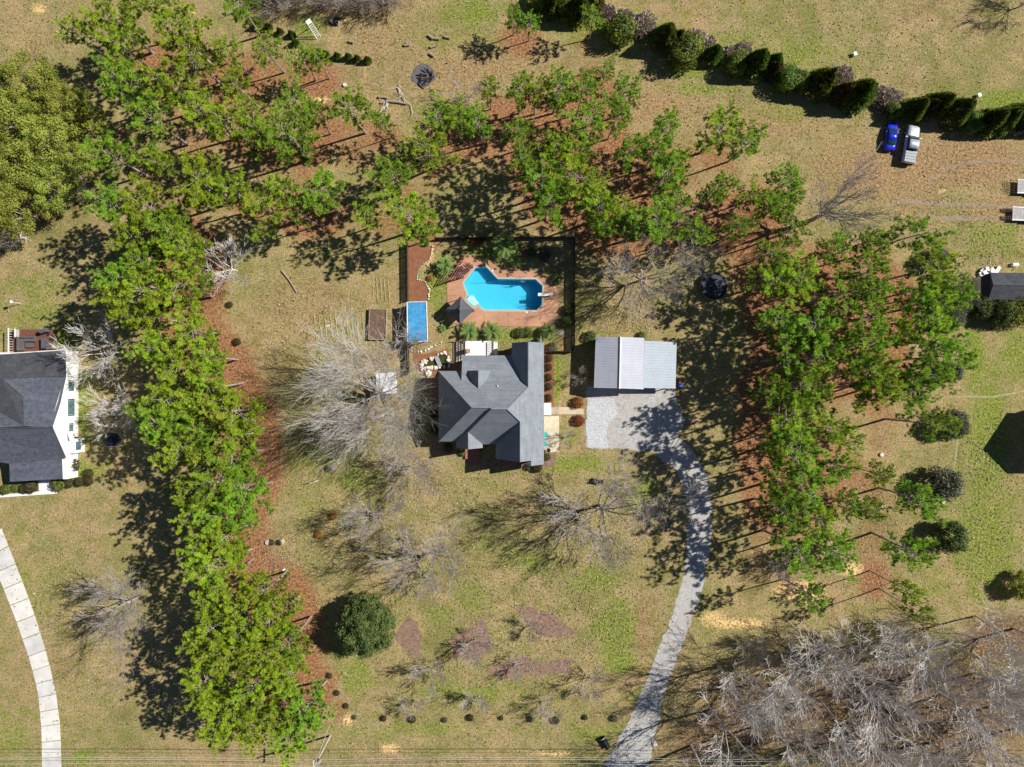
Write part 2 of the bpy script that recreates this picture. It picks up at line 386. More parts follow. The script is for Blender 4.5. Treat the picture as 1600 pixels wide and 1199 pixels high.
green = blobs([(740, 20, 60, 40, .7), (960, 45, 130, 34, .75), (1075, 112, 40, 14, 1.0), (1150, 60, 200, 60, .42), (1250, 85, 120, 40, .6), (1570, 160, 60, 22, 1.0), (1560, 370, 70, 40, .62), (1545, 690, 40, 110, 1.0), (1540, 840, 70, 130, .8), (530, 513, 44, 28, .62), (1590, 560, 50, 60, .7), (1520, 550, 30, 40, .8),
    (1530, 580, 60, 60, .62), (930, 905, 60, 34, .66), (960, 980, 46, 60, .85), (970, 1030, 40, 34, .8), (890, 725, 90, 22, .75), (1005, 775, 44, 40, .72), (830, 880, 70, 26, .6), (570, 795, 70, 30, .45), (560, 750, 60, 26, .66), (500, 715, 60, 30, .66), (478, 790, 26, 40, .55),
    (555, 1055, 36, 40, .72), (690, 960, 34, 24, .62), (740, 930, 50, 34, .5), (750, 1085, 90, 20, .66), (690, 1080, 40, 20, .62), (600, 1140, 300, 16, .5), (1000, 1090, 60, 20, .55), (680, 450, 26, 70, .7), (790, 396, 80, 14, .8), (810, 526, 80, 12, .9), (868, 590, 12, 50, .95),
    (890, 690, 26, 40, .42), (60, 480, 80, 80, .56), (100, 540, 40, 24, .8), (130, 630, 14, 60, .95), (125, 740, 44, 26, .85), (50, 900, 110, 120, .42), (128, 1185, 18, 18, .95), (20, 1150, 40, 70, .55), (482, 42, 30, 25, .8), (690, 60, 90, 60, .4), (1220, 180, 90, 25, .5),
    (1100, 140, 60, 14, .66), (850, 960, 80, 40, .42), (920, 545, 30, 14, .6), (905, 500, 14, 50, .55), (930, 1150, 60, 24, .6), (70, 1120, 80, 60, .4), (560, 690, 90, 30, .4), (1460, 910, 70, 40, .5), (700, 880, 60, 20, .42), (780, 860, 50, 24, .42)])
dirt = blobs([(1510, 250, 110, 46, 1.0), (1420, 300, 80, 50, .62), (1330, 235, 100, 40, .5), (740, 110, 170, 60, .62), (1000, 165, 130, 36, .7), (1190, 195, 140, 36, .65), (1390, 265, 170, 70, .75), (600, 60, 90, 50, .5), (470, 480, 110, 70, .5), (530, 513, 40, 24, .5), (60, 60, 80, 50, .35), (1560, 330, 80, 30, .7), (1300, 290, 60, 40, .42), (480, 130, 60, 40, .5), (570, 90, 60, 40, .4), (1180, 200, 80, 20, .3), (450, 500, 80, 60, .35), (590, 560, 80, 20, .45), (110, 90, 50, 50, .3),
    (1580, 690, 10, 60, .55), (1556, 800, 12, 50, .5), (1050, 560, 50, 60, .3), (960, 500, 60, 30, .42)])
sand = blobs([(1250, 925, 60, 24, 1.0), (1330, 890, 30, 18, .95), (1150, 975, 70, 13, .95), (1115, 965, 30, 14, .9), (500, 157, 22, 8, 1.0), (62, 14, 20, 14, .8), (610, 1172, 24, 14, .95), (860, 1178, 70, 7, .8), (545, 1127, 14, 14, 1.0), (515, 510, 10, 6, .9), (541, 505, 9, 6, .9),
    (668, 400, 16, 30, .95), (560, 30, 50, 24, .7), (1472, 300, 9, 8, .9), (780, 1000, 130, 46, .5), (570, 112, 5, 50, .75), (300, 22, 10, 6, 1.0), (690, 20, 30, 60, .35), (1350, 270, 60, 20, .4), (1345, 345, 50, 14, .6), (660, 570, 12, 22, .95), (700, 430, 10, 30, .5),
    (60, 830, 60, 90, .3), (940, 520, 60, 18, .42), (1080, 400, 30, 10, .7), (760, 780, 90, 40, .42), (1120, 780, 16, 90, .4), (1430, 100, 170, 60, .34), (880, 170, 60, 10, .3), (1290, 1190, 40, 20, .6), (630, 40, 12, 20, .5)])
litter = blobs([(1420, 1120, 260, 120, 1.0), (1180, 1120, 130, 80, .9), (1560, 1000, 80, 60, .9), (1100, 1160, 100, 50, .75), (1000, 1110, 80, 30, .55), (560, 10, 100, 26, .95), (430, 5, 60, 16, .8), (40, 250, 120, 140, .9), (840, 395, 70, 14, .7), (870, 440, 12, 60, .6), (1540, 485, 50, 24, .8),
    (960, 440, 60, 30, .4), (1000, 830, 40, 60, .45), (840, 545, 30, 10, .8), (650, 1190, 400, 14, .5)])
cA = np.stack([straw, green, dirt, sand], -1).reshape(-1, 4)
cB = np.stack([litter, litter * 0, litter * 0, litter * 0 + 1], -1).reshape(-1, 4)
g = MB(); g.add(V, Q)

def ground_mat():
    m, nt, N, L, b = nodes('dry_lawn_ground')
    co = N.new('ShaderNodeTexCoord').outputs['Object']
    nA = noise(N, L, 0.055, 5, 0.62, co); nB = noise(N, L, 0.42, 5, 0.7, co); nC = noise(N, L, 2.6, 4, 0.75, co); nD = noise(N, L, 6.0, 2, 0.7, co); nE = noise(N, L, 0.19, 6, 0.72, co)
    mp = N.new('ShaderNodeMapping'); mp.inputs['Location'].default_value = (31, 17, 5); L.new(co, mp.inputs[0]); nF = noise(N, L, 0.28, 6, 0.75, mp.outputs[0])
    col = ramp(N, L, nA, [(0.36, srgb(128, 124, 78)), (0.5, srgb(152, 138, 100)), (0.64, srgb(160, 136, 104))])
    col = mix(N, L, ramp(N, L, nB, [(0.42, (0, 0, 0)), (0.62, (0.75, 0.75, 0.75))]), col, srgb(118, 120, 62))
    col = mix(N, L, ramp(N, L, nE, [(0.48, (0, 0, 0)), (0.66, (0.6, 0.6, 0.6))]), col, srgb(174, 150, 108))
    col = mix(N, L, ramp(N, L, nF, [(0.54, (0, 0, 0)), (0.70, (0.5, 0.5, 0.5))]), col, srgb(112, 92, 66))
    a = N.new('ShaderNodeAttribute'); a.attribute_name = 'zone_a'
    sp = N.new('ShaderNodeSeparateColor'); L.new(a.outputs['Color'], sp.inputs[0])
    b2 = N.new('ShaderNodeAttribute'); b2.attribute_name = 'zone_b'
    sp2 = N.new('ShaderNodeSeparateColor'); L.new(b2.outputs['Color'], sp2.inputs[0])
    nz = maths(N, L, 'ADD', maths(N, L, 'MULTIPLY', nB, 0.6), maths(N, L, 'MULTIPLY', nC, 0.5))   # about 0.55 on average
    def zone(w, lo=0.45, hi=0.85, top=1.0):
        f = maths(N, L, 'ADD', w, maths(N, L, 'MULTIPLY', maths(N, L, 'SUBTRACT', nz, 0.55), 1.5))
        mr = N.new('ShaderNodeMapRange'); mr.interpolation_type = 'SMOOTHSTEP'
        L.new(f, mr.inputs[0]); mr.inputs[1].default_value = lo; mr.inputs[2].default_value = hi; mr.inputs[4].default_value = top
        return mr.outputs[0]
    col = mix(N, L, zone(sp.outputs[2], 0.2, 0.75, 0.9), col, ramp(N, L, nC, [(0.3, srgb(124, 100, 72)), (0.7, srgb(174, 144, 108))]))
    col = mix(N, L, zone(sp.outputs[1], 0.22, 0.75, 0.85), col, ramp(N, L, nC, [(0.3, srgb(80, 96, 36)), (0.5, srgb(116, 130, 52)), (0.7, srgb(146, 150, 80))]))
    col = mix(N, L, zone(sp.outputs[0], 0.3, 1.0, 0.92), col, ramp(N, L, nC, [(0.3, srgb(98, 66, 48)), (0.5, srgb(144, 100, 72)), (0.72, srgb(172, 132, 98))]))
    col = mix(N, L, zone(sp2.outputs[0], 0.35, 0.75, 0.95), col, ramp(N, L, nC, [(0.3, srgb(66, 52, 40)), (0.5, srgb(114, 92, 70)), (0.7, srgb(164, 138, 106))]))
    col = mix(N, L, zone(a.outputs['Alpha'], 0.45, 0.95, 0.95), col, ramp(N, L, nC, [(0.3, srgb(196, 158, 102)), (0.7, srgb(232, 202, 146))]))
    # fine blades, leaves and tufts
    col = mix(N, L, 1.0, col, ramp(N, L, nC, [(0.34, (0.62, 0.62, 0.58)), (0.5, (1, 1, 1)), (0.66, (1.28, 1.26, 1.22))]), 'MULTIPLY')
    col = mix(N, L, 1.0, col, ramp(N, L, nD, [(0.33, (0.58, 0.58, 0.55)), (0.5, (1, 1, 1)), (0.67, (1.4, 1.38, 1.33))]), 'MULTIPLY')
    L.new(col, b.inputs['Base Color']); b.inputs['Roughness'].default_value = 1.0; b.inputs['Specular IOR Level'].default_value = 0.05
    bn = N.new('ShaderNodeBump'); bn.inputs['Strength'].default_value = 0.7; bn.inputs['Distance'].default_value = 0.12
    L.new(maths(N, L, 'ADD', nC, nD), bn.inputs['Height']); L.new(bn.outputs[0], b.inputs['Normal'])
    return m
M['ground'] = ground_mat()
def zones(me):
    for nm, c in (('zone_a', cA), ('zone_b', cB)):
        at = me.color_attributes.new(nm, 'FLOAT_COLOR', 'POINT'); at.data.foreach_set('color', c.astype(np.float32).ravel())

# outlines of the pool basin so that the lawn does not cover it
pool = [(743.5, 419.5), (760, 418.4), (777.5, 437), (837, 437.6), (847.3, 447.6), (846.4, 477), (838.4, 485), (756.5, 484.3), (748, 476.5), (741, 480), (728.5, 469.5), (731.8, 461), (725, 443.5)]
cxp = V[Q].mean(1)
keep = np.ones(len(Q), dtype=bool)
near = np.where((cxp[:, 0] > -9) & (cxp[:, 0] < 6.5) & (cxp[:, 1] > 9) & (cxp[:, 1] < 20))[0]
PB = [(698.5, 441), (727, 399), (750, 407), (767, 408), (784, 425), (840, 425), (869, 449), (872, 493), (846, 510), (760, 510), (720, 507), (702, 505)]
for q in near:
    pts = [(V[i][0] * 10 + 800, 600 - V[i][1] * 10) for i in Q[q]]
    if all(inside(PB, *p) for p in pts): keep[q] = False
g = MB(); g.add(V, Q[keep])
gm = g.mesh('ground', M['ground']); zones(gm)
structure(link('ground', gm))

def sheet(name, pts, z, mat, jag=0.0, seed=0, sub=1, kind=True, smooth_n=0):
    r = random.Random(seed)
    pts = list(pts)
    for _ in range(smooth_n):
        pts = [q for i in range(len(pts)) for q in ((0.75 * pts[i][0] + 0.25 * pts[(i + 1) % len(pts)][0], 0.75 * pts[i][1] + 0.25 * pts[(i + 1) % len(pts)][1]),
                                                   (0.25 * pts[i][0] + 0.75 * pts[(i + 1) % len(pts)][0], 0.25 * pts[i][1] + 0.75 * pts[(i + 1) % len(pts)][1]))]
    out = []
    for i in range(len(pts)):
        a, b = pts[i], pts[(i + 1) % len(pts)]
        for k in range(sub):
            t = k / sub
            out.append((a[0] + (b[0] - a[0]) * t + r.uniform(-jag, jag), a[1] + (b[1] - a[1]) * t + r.uniform(-jag, jag)))
    W = [P(x, y) for x, y in out]
    W = [(w.x, w.y) for w in W]
    area = sum(W[i][0] * W[(i + 1) % len(W)][1] - W[(i + 1) % len(W)][0] * W[i][1] for i in range(len(W)))
    if area < 0: W = W[::-1]
    o = MB().prism(W, -0.02, z).build(name, mat)
    if kind: structure(o)
    return o

# gravel pad, driveway and its fresh white gravel
drive_c = [(1005, 655, 60), (1035, 690, 45), (1066, 718, 42), (1086, 755, 38), (1093, 800, 36), (1091, 850, 36), (1085, 900, 33), (1071, 950, 32), (1056, 990, 31), (1040, 1030, 32), (1022, 1080, 34), (1006, 1130, 44), (990, 1170, 56), (976, 1215, 70)]
dc = np.array(drive_c, dtype=float); tt_ = np.linspace(0, len(dc) - 1, 140)
def cr_(col, t):                       # smooth curve through the centre points
    i = np.clip(t.astype(int), 0, len(dc) - 2); u = t - i; p = dc[:, col]; p0 = p[np.maximum(i - 1, 0)]; p1 = p[i]; p2 = p[i + 1]; p3 = p[np.minimum(i + 2, len(dc) - 1)]
    return 0.5 * (2 * p1 + (p2 - p0) * u + (2 * p0 - 5 * p1 + 4 * p2 - p3) * u ** 2 + (3 * p1 - p0 - 3 * p2 + p3) * u ** 3)
cx_, cy_, cw_ = cr_(0, tt_), cr_(1, tt_), cr_(2, tt_); dx_, dy_ = np.gradient(cx_), np.gradient(cy_); ll_ = np.hypot(dx_, dy_)
edge = lambda: cw_ / 2 + np.convolve(rng.normal(0, 1.6, 142), [0.3, 0.4, 0.3], 'valid') + rng.normal(0, 0.5, 140)
Lw, Rw = edge(), edge(); dv = []
for k in range(140):
    for sgn, w in ((1, Lw[k]), (-1, Rw[k])): dv.append((*P(cx_[k] - sgn * dy_[k] / ll_[k] * w, cy_[k] + sgn * dx_[k] / ll_[k] * w).xy, 0.012))
structure(MB().add(dv, [(2 * k, 2 * k + 1, 2 * k + 3, 2 * k + 2) for k in range(139)]).build('gravel_driveway', M['gravel']))
sheet('gravel_pad', [(917, 606), (1052, 606), (1060, 640), (1072, 655), (1060, 680), (1040, 700), (1005, 706), (970, 702), (930, 702), (914, 698), (916, 650)], 0.022, M['gravel'], 2.2, 4, 9)
sheet('white_gravel_patch', [(919, 622), (960, 624), (965, 645), (958, 658), (950, 661), (949, 690), (952, 700), (918, 700), (916, 660)], 0.030, M['gravel_white'], 1.4, 5, 7)

# concrete driveway of the left neighbour: one slab after another
Ledge = [(-28, 845), (0, 906), (25, 969), (47.5, 1034), (60, 1084), (65, 1139), (66, 1199), (66, 1240)]
Redge = [(2, 826), (29, 894), (53, 958), (73, 1024), (86.5, 1078), (94, 1135), (96, 1198), (96, 1240)]
def along(poly, t):
    u = t * (len(poly) - 1); i = min(len(poly) - 2, int(u)); u -= i
    return (poly[i][0] + (poly[i + 1][0] - poly[i][0]) * u, poly[i][1] + (poly[i + 1][1] - poly[i][1]) * u)
cd = structure(link('concrete_driveway', None))
slabmats = [M['concrete'], surf('clean_concrete', (0.66, 0.64, 0.60, 1), 0.14, 0.5, 0.9), surf('stained_concrete', (0.56, 0.55, 0.53, 1), 0.28, 0.5, 0.9)]
NS = 17
for i in range(NS):
    t0 = i / NS + 0.0012; t1 = (i + 1) / NS - 0.0012
    q = [along(Ledge, t0), along(Ledge, t1), along(Redge, t1), along(Redge, t0)]
    W = [P(*p).xy for p in q]
    MB().prism([tuple(w) for w in W], -0.02, 0.05 + 0.004 * (i % 2)).build('slab', slabmats[[0, 2, 0, 1, 1, 0, 2, 1][i % 8]], cd)
sheet('concrete_walk', [(-20, 776), (89, 766), (89, 772), (0, 778), (-20, 780)], 0.06, M['whiteslab'])
sheet('concrete_walk', [(60, 752), (86, 750), (89, 769), (62, 771)], 0.052, M['whiteslab'])

M['track'] = surf('packed_dirt', (0.29, 0.22, 0.155, 1), 0.4, 1.5, 1.0, 0.3, 6.0)
M['trail'] = surf('pale_trail', (0.33, 0.30, 0.17, 1), 0.4, 1.5, 1.0, 0.3, 6.0)
def strip(name, pts, w, z, mat, seed):
    L1, R1 = [], []
    for i, (x, y) in enumerate(pts):
        a = pts[max(0, i - 1)]; b = pts[min(len(pts) - 1, i + 1)]; d = Vector((b[0] - a[0], b[1] - a[1])).normalized()
        ww = w * (0.35 if i in (0, len(pts) - 1) else 1.0)
        L1.append((x - d.y * ww / 2, y + d.x * ww / 2)); R1.append((x + d.y * ww / 2, y - d.x * ww / 2))
    r = random.Random(seed); A = []; n = 0
    for i in range(len(pts) - 1):
        for k in range(6 if i < len(pts) - 2 else 7):
            t = k / 6
            for E in (L1, R1): A.append((E[i][0] + (E[i + 1][0] - E[i][0]) * t + r.uniform(-.2, .2) * w, E[i][1] + (E[i + 1][1] - E[i][1]) * t + r.uniform(-.2, .2) * w))
            n += 1
    V_ = [(*P(*q).xy, z) for q in A]
    structure(MB().add(V_, [(2 * i, 2 * i + 1, 2 * i + 3, 2 * i + 2) for i in range(n - 1)]).build(name, M[mat]))
strip('wheel_track', [(1600, 323), (1540, 322), (1480, 319), (1420, 316), (1385, 314)], 6, 0.006, 'track', 1)
strip('wheel_track', [(1600, 347), (1545, 343), (1490, 341), (1430, 338)], 6, 0.006, 'track', 2)
strip('wheel_track', [(1600, 252), (1540, 252), (1500, 256), (1470, 270), (1450, 292)], 4, 0.006, 'track', 3)
strip('foot_path', [(1489, 770), (1490, 740), (1496, 690), (1506, 660), (1512, 640)], 2.6, 0.006, 'trail', 7)
strip('foot_path', [(1470, 622), (1510, 620), (1550, 621), (1580, 616), (1610, 610)], 3, 0.007, 'trail', 8)
# mulch and planting beds
sheet('planting_bed', [(638, 382), (676, 384), (672, 405), (655, 418), (650, 438), (664, 440), (670, 452), (668, 471), (637, 472)], 0.03, M['redmulch'], 0.8, 6, 4)
sheet('planting_bed', [(616, 995), (641, 964), (660, 990), (655, 1030), (640, 1028)], 0.02, M['mulch'], 2.6, 7, 7)
sheet('planting_bed', [(704, 1000), (756, 966), (772, 1005), (745, 1030), (712, 1030)], 0.02, M['mulch'], 2.8, 8, 7)
sheet('planting_bed', [(803, 945), (862, 958), (902, 990), (868, 1000), (828, 985)], 0.02, M['mulch'], 2.8, 9, 7)
sheet('planting_bed', [(757, 1050), (802, 1030), (820, 1024), (840, 1036), (897, 1030), (890, 1052), (830, 1055), (790, 1062)], 0.02, M['mulch'], 2.8, 10, 7)
sheet('planting_bed', [(645, 552), (664, 554), (700, 545), (704, 575), (684, 590), (665, 588), (648, 575)], 0.02, M['redmulch'], 1.0, 11, 5)
sheet('planting_bed', [(850, 540), (866, 540), (866, 640), (851, 640)], 0.02, M['redmulch'], 0.8, 12, 5)
sheet('planting_bed', [(676, 590), (690, 590), (690, 705), (730, 705), (730, 714), (690, 712), (674, 700)], 0.02, M['mulch'], 1.6, 13, 7)
sheet('planting_bed', [(850, 706), (868, 710), (868, 728), (850, 732), (760, 730), (760, 718)], 0.02, M['mulch'], 1.0, 14, 5)
sheet('garden_path', [(872, 637), (912, 639), (912, 648), (872, 648)], 0.03, surf('tan_walk', (0.55, 0.45, 0.32, 1), 0.15, 1.0, 0.9), 0.8, 15, 4)
sheet('brick_path', [(861, 637), (873, 637), (873, 648), (861, 648)], 0.04, M['brick_pale'])
sheet('patio_slab', [(850, 651), (873.5, 651), (873.5, 707), (850, 707)], 0.06, M['cream'])
sheet('entry_slab', [(874, 516), (884, 519), (884, 528), (869, 522)], 0.05, M['brick_pale'])

# ------------------------------------------------------------------ swimming pool
def W2(pts): return [tuple(P(x, y).xy) for x, y in pts]
def ccw(W):
    a = sum(W[i][0] * W[(i + 1) % len(W)][1] - W[(i + 1) % len(W)][0] * W[i][1] for i in range(len(W)))
    return W if a > 0 else W[::-1]
patio_o = [(698.5, 441), (712, 420), (727, 398.5), (735, 400), (741, 404.5), (750, 407), (766, 407), (776.7, 416.5), (784, 424), (840, 424), (849, 428.5), (869, 448.4), (872.6, 458), (872.6, 493), (867, 505), (847, 511), (762, 510.5), (757, 512), (756, 520), (748, 520), (745, 512.5), (738, 508), (719, 508), (702, 505), (699, 495)]
po = ccw(W2(patio_o)); pi_ = ccw(W2(pool))
def ring(outer, inner, z):
    """flat sheet with a hole: bridge the hole with a doubled cut"""
    bi, bj = min(((i, j) for i in range(len(outer)) for j in range(len(inner))), key=lambda t: math.dist(outer[t[0]], inner[t[1]]))
    o = outer[bi:] + outer[:bi + 1]; n = inner[bj:] + inner[:bj + 1]
    return [(x, y, z) for x, y in o + n[::-1]]
def offset(poly, d):
    out = []
    n = len(poly)
    for i in range(n):
        a, b, c = Vector(poly[i - 1]), Vector(poly[i]), Vector(poly[(i + 1) % n])
        n1 = Vector(((b - a).y, -(b - a).x)).normalized(); n2 = Vector(((c - b).y, -(c - b).x)).normalized()
        m = (n1 + n2); k = d / max(0.35, (1 + n1.dot(n2)))
        out.append(tuple(b + m * k))
    return out
from mathutils.geometry import tessellate_polygon
def holed(mb, outer, inner, z):
    vs = [Vector((x, y, 0)) for x, y in outer]; vi = [Vector((x, y, 0)) for x, y in inner]
    tri = tessellate_polygon([vs, vi])
    allv = [(v.x, v.y, z) for v in vs + vi]
    F = []
    for t in tri:
        a, b, c = [Vector(allv[i]) for i in t]
        F.append(tuple(t) if (b - a).cross(c - a).z > 0 else tuple(t)[::-1])
    mb.add(allv, F)
sp_ = structure(link('pool_patio', None))
pad_in = offset(pi_, 0.32)
mb = MB(); holed(mb, po, pad_in, 0.07)
n = len(po); mb.add([(x, y, -0.05) for x, y in po] + [(x, y, 0.07) for x, y in po], [(i, (i + 1) % n, n + (i + 1) % n, n + i) for i in range(n)])
mb.build('patio_surface', M['terracotta'], sp_)
for (a, b) in (((757, 489), (757, 510)), ((794, 489), (794, 511)), ((823, 489), (823, 511)), ((842, 487), (847, 511)), ((872, 470), (851, 468)), ((699, 463), (722, 462)), ((800, 424), (800, 433)), ((866, 446), (849, 452))):
    A, B = P(*a), P(*b); d = (B - A)
    MB().box(((A.x + B.x) / 2, (A.y + B.y) / 2, 0.066), (d.length, 0.035, 0.016), math.atan2(d.y, d.x)).build('joint', M['stain'], sp_)
pt = thing('swimming_pool', 'blue swimming pool with angled corners set in the terracotta patio', 'pool', (0, 0, 0))
mb = MB(); holed(mb, offset(pi_, 0.315), offset(pi_, 0.02), 0.085)
no = offset(pi_, 0.315); n = len(no); mb.add([(x, y, 0.0) for x, y in no] + [(x, y, 0.085) for x, y in no], [(i, (i + 1) % n, n + (i + 1) % n, n + i) for i in range(n)])
mb.build('coping', M['coping'], pt)
deep = offset(pi_, -0.05)
mb = MB(); n = len(pi_)
pin = offset(pi_, 0.02)
def depth(x, y): return -1.2 if x < -3.5 else max(-2.4, -1.2 - (x + 3.5) * 0.22)
Vb = [(x, y, depth(x, y)) for x, y in pin]; Vt = [(x, y, 0.08) for x, y in pin]
mb.add(Vb + Vt, [((i + 1) % n, i, n + i, n + (i + 1) % n) for i in range(n)])
tri = tessellate_polygon([[Vector((x, y, 0)) for x, y in pin]])
mb.add(Vb, [tuple(t) for t in tri])
mb.build('basin', M['poolwall'], pt)
MB().poly([(x, y, -0.07) for x, y in pin]).build('water', M['water'], pt)
for k in range(3):
    s = k * 0.32
    st = [(729 + s * 4, 469 - s * 1.5), (741 - s * 1.0, 479.5 - s * 5), (747 + s * 3, 475.8), (733.5 + s * 9, 461.5)]
    MB().prism(ccw(W2(st)), -1.1, -0.16 - 0.22 * k).build('step', M['white'], pt)
t = thing('diving_board', 'white diving board over the right end of the pool', 'diving board', P(853, 461.5))
MB().box((-0.1, 0, 0.55), (2.3, 0.48, 0.06)).build('board', M['white'], t)
MB().box((0.45, 0, 0.27), (0.5, 0.4, 0.5)).build('stand', M['white'], t)
t = thing('pool_ladder', 'steel ladder on the upper edge of the pool', 'ladder', P(817, 437.5, 0))
for s in (-0.3, 0.3):
    MB().tube([(s, 0.5, 0.07), (s, 0.45, 0.75), (s, 0.1, 0.9), (s, -0.25, 0.7), (s, -0.3, -0.9)], 0.03).build('rail', M['steel'], t)
for z in (-0.15, -0.45): MB().box((0, -0.3, z), (0.6, 0.1, 0.03)).build('tread', M['steel'], t)
for i, (x, y, nm) in enumerate(((770, 423.5, 'upper left'), (823, 489, 'lower'))):
    mb = MB(); mb.tube([(0, 0, 0.07), (0, 0, 0.095)], 0.15, 12)
    tag(mb.build('skimmer_lid', M['white'], None, loc=P(x, y)), f'small round white skimmer lid on the {nm} patio', 'lid')
t = thing('planter_pot', 'dark potted plant at the top corner of the pool', 'plant', P(755, 415.5))
MB().tube([(0, 0, 0.07), (0, 0, 0.45)], [0.2, 0.3], 10).build('pot', M['black'], t)
mb = MB()
for k in range(26):
    a = k * 2.4; r = 0.3 + 0.4 * random.random(); mb.add([(0, 0, 0.45), (0.06 * math.cos(a + 1.5), 0.06 * math.sin(a + 1.5), 0.5), (r * math.cos(a), r * math.sin(a), 0.6 + 0.3 * random.random())], [(0, 1, 2)], np.full((3, 4), 0.3))
mb.build('leaves', M['holly'], t)

# square canopy tent on the patio
t = thing('canopy_gazebo', 'dark grey square canopy tent standing beside the pool', 'gazebo', (0, 0, 0))
ze = 2.25
cor = [P(719.8, 463.5, ze), P(741, 485, ze), P(718.4, 507.7, ze), P(696.4, 484.3, ze)]
cen = sum(cor, Vector()) / 4
top = [c.lerp(cen, 0.80) + Vector((0, 0, 0.95)) for c in cor]
mb = MB()
for i in range(4):
    a, b = cor[i], cor[(i + 1) % 4]; ta, tb = top[i], top[(i + 1) % 4]
    mid = (a + b) / 2 + Vector((0, 0, -0.04)) + (cen - (a + b) / 2).normalized() * 0.08
    mb.poly([a, mid, (ta + tb) / 2, ta]); mb.poly([mid, b, tb, (ta + tb) / 2])
    mb.poly([a - Vector((0, 0, .22)), mid - Vector((0, 0, .22)), mid, a]); mb.poly([mid - Vector((0, 0, .22)), b - Vector((0, 0, .22)), b, mid])
mb.build('canopy', M['darkgrey'], t)
apx = cen + Vector((0, 0, 1.5))
mb = MB(); vent = [c.lerp(cen, 0.74) + Vector((0.12, 0, 1.12)) for c in cor]
for i in range(4): mb.poly([vent[i], vent[(i + 1) % 4], apx])
mb.build('vent_cap', M['darkgrey'], t)
for c in cor:
    q = c.lerp(cen, 0.06); MB().tube([(q.x, q.y, 0.07), (q.x, q.y, ze + 0.1)], 0.06, 8).build('post', M['black'], t)
    MB().tube([c + Vector((0, 0, 0.01)), c.lerp(cen, 0.80) + Vector((0, 0, 0.965))], 0.025, 5).build('seam', M['midgrey'], t)
# pergola with two loungers
t = thing('pergola', 'red wooden pergola of open rafters at the left end of the patio', 'pergola', (0, 0, 0))
zb = 2.3
q0, q1, q2, q3 = P(703, 437, zb), P(723, 431, zb), P(737.5, 415, zb), P(719, 409, zb)
for q in (q0, q1, q2, q3): MB().box((q.x, q.y, zb / 2), (0.13, 0.13, zb)).build('post', M['redwood'], t)
def beam(a, b, w=0.1, h=0.16, dz=0.0, nm='beam', m='redwood', par=None):
    d = b - a; MB().box(((a.x + b.x) / 2, (a.y + b.y) / 2, (a.z + b.z) / 2 + dz), (d.length + 0.3, w, h), math.atan2(d.y, d.x)).build(nm, M[m], par)
beam(q0, q1, par=t); beam(q3, q2, par=t)
for k in range(6):
    u = k / 5; beam(q0.lerp(q1, u), q3.lerp(q2, u), 0.06, 0.12, 0.15, 'rafter', par=t)
def lounger(px_, py_, rz, label):
    L_ = thing('lounge_chair', label, 'lounge chair', P(px_, py_) + Vector((0, 0, 0.07)), rz, 'lounge chairs under the pergola')
    MB().box((0.25, 0, 0.34), (1.25, 0.6, 0.09)).build('seat', M['black'], L_)
    from mathutils import Euler
    MB().box((-0.62, 0, 0.52), (0.75, 0.6, 0.08), 0, Euler((0, math.radians(32), 0))).build('backrest', M['black'], L_)
    for a in (-0.55, 0.75):
        for b in (-0.26, 0.26): MB().box((a, b, 0.15), (0.05, 0.05, 0.3)).build('leg', M['steel'], L_)
lounger(717, 424.5, math.radians(42), 'black lounge chair under the pergola, the one farther from the water')
lounger(726, 427, math.radians(42), 'black lounge chair under the pergola, the one nearer the water')
t = thing('patio_railing', 'low red railing at the corner of the patio by the pergola', 'railing', (0, 0, 0))
for a, b in (((700, 441.5), (721, 433)), ((733, 413), (738, 417))):
    A, B = P(*a), P(*b)
    for z in (0.4, 0.85): beam(A + Vector((0, 0, z)), B + Vector((0, 0, z)), 0.08, 0.08, 0, 'rail', par=t)
    for k in range(5):
        q = A.lerp(B, k / 4); MB().box((q.x, q.y, 0.46), (0.08, 0.08, 0.86)).build('baluster', M['redwood'], t)

# ------------------------------------------------------------------ main house: all slopes 45 degrees on one eave height
EZ = 3.4
HS = (CAM_H - EZ) / CAM_H
CU = 1.0 / 52.14                      # one plan unit in metres
def hp(x, y, z=0.0):                  # plan unit -> metres, z in plan units above the eaves
    return (((x / 5.214 + 670) - 800) / 10 * HS, (600 - (y / 5.214 + 520)) / 10 * HS, EZ + z * CU * HS * 1.13)
fL = lambda x, y: x - 80
fT = lambda x, y: y - 315
fB = lambda x, y: 890 - y
fR = lambda x, y: 938 - x
fD = lambda x, y: 912 - y
fDL = lambda x, y: x - 222
fER = lambda x, y: 437 - x
fBL = lambda x, y: x - 676
fCL = lambda x, y: x - 545
kF = 99.0 / 212.0
fF = lambda x, y: -14 + kF * (y - 188)
fGL = lambda x, y: 140 + (x - 412)
fGR = lambda x, y: 140 - (x - 412)
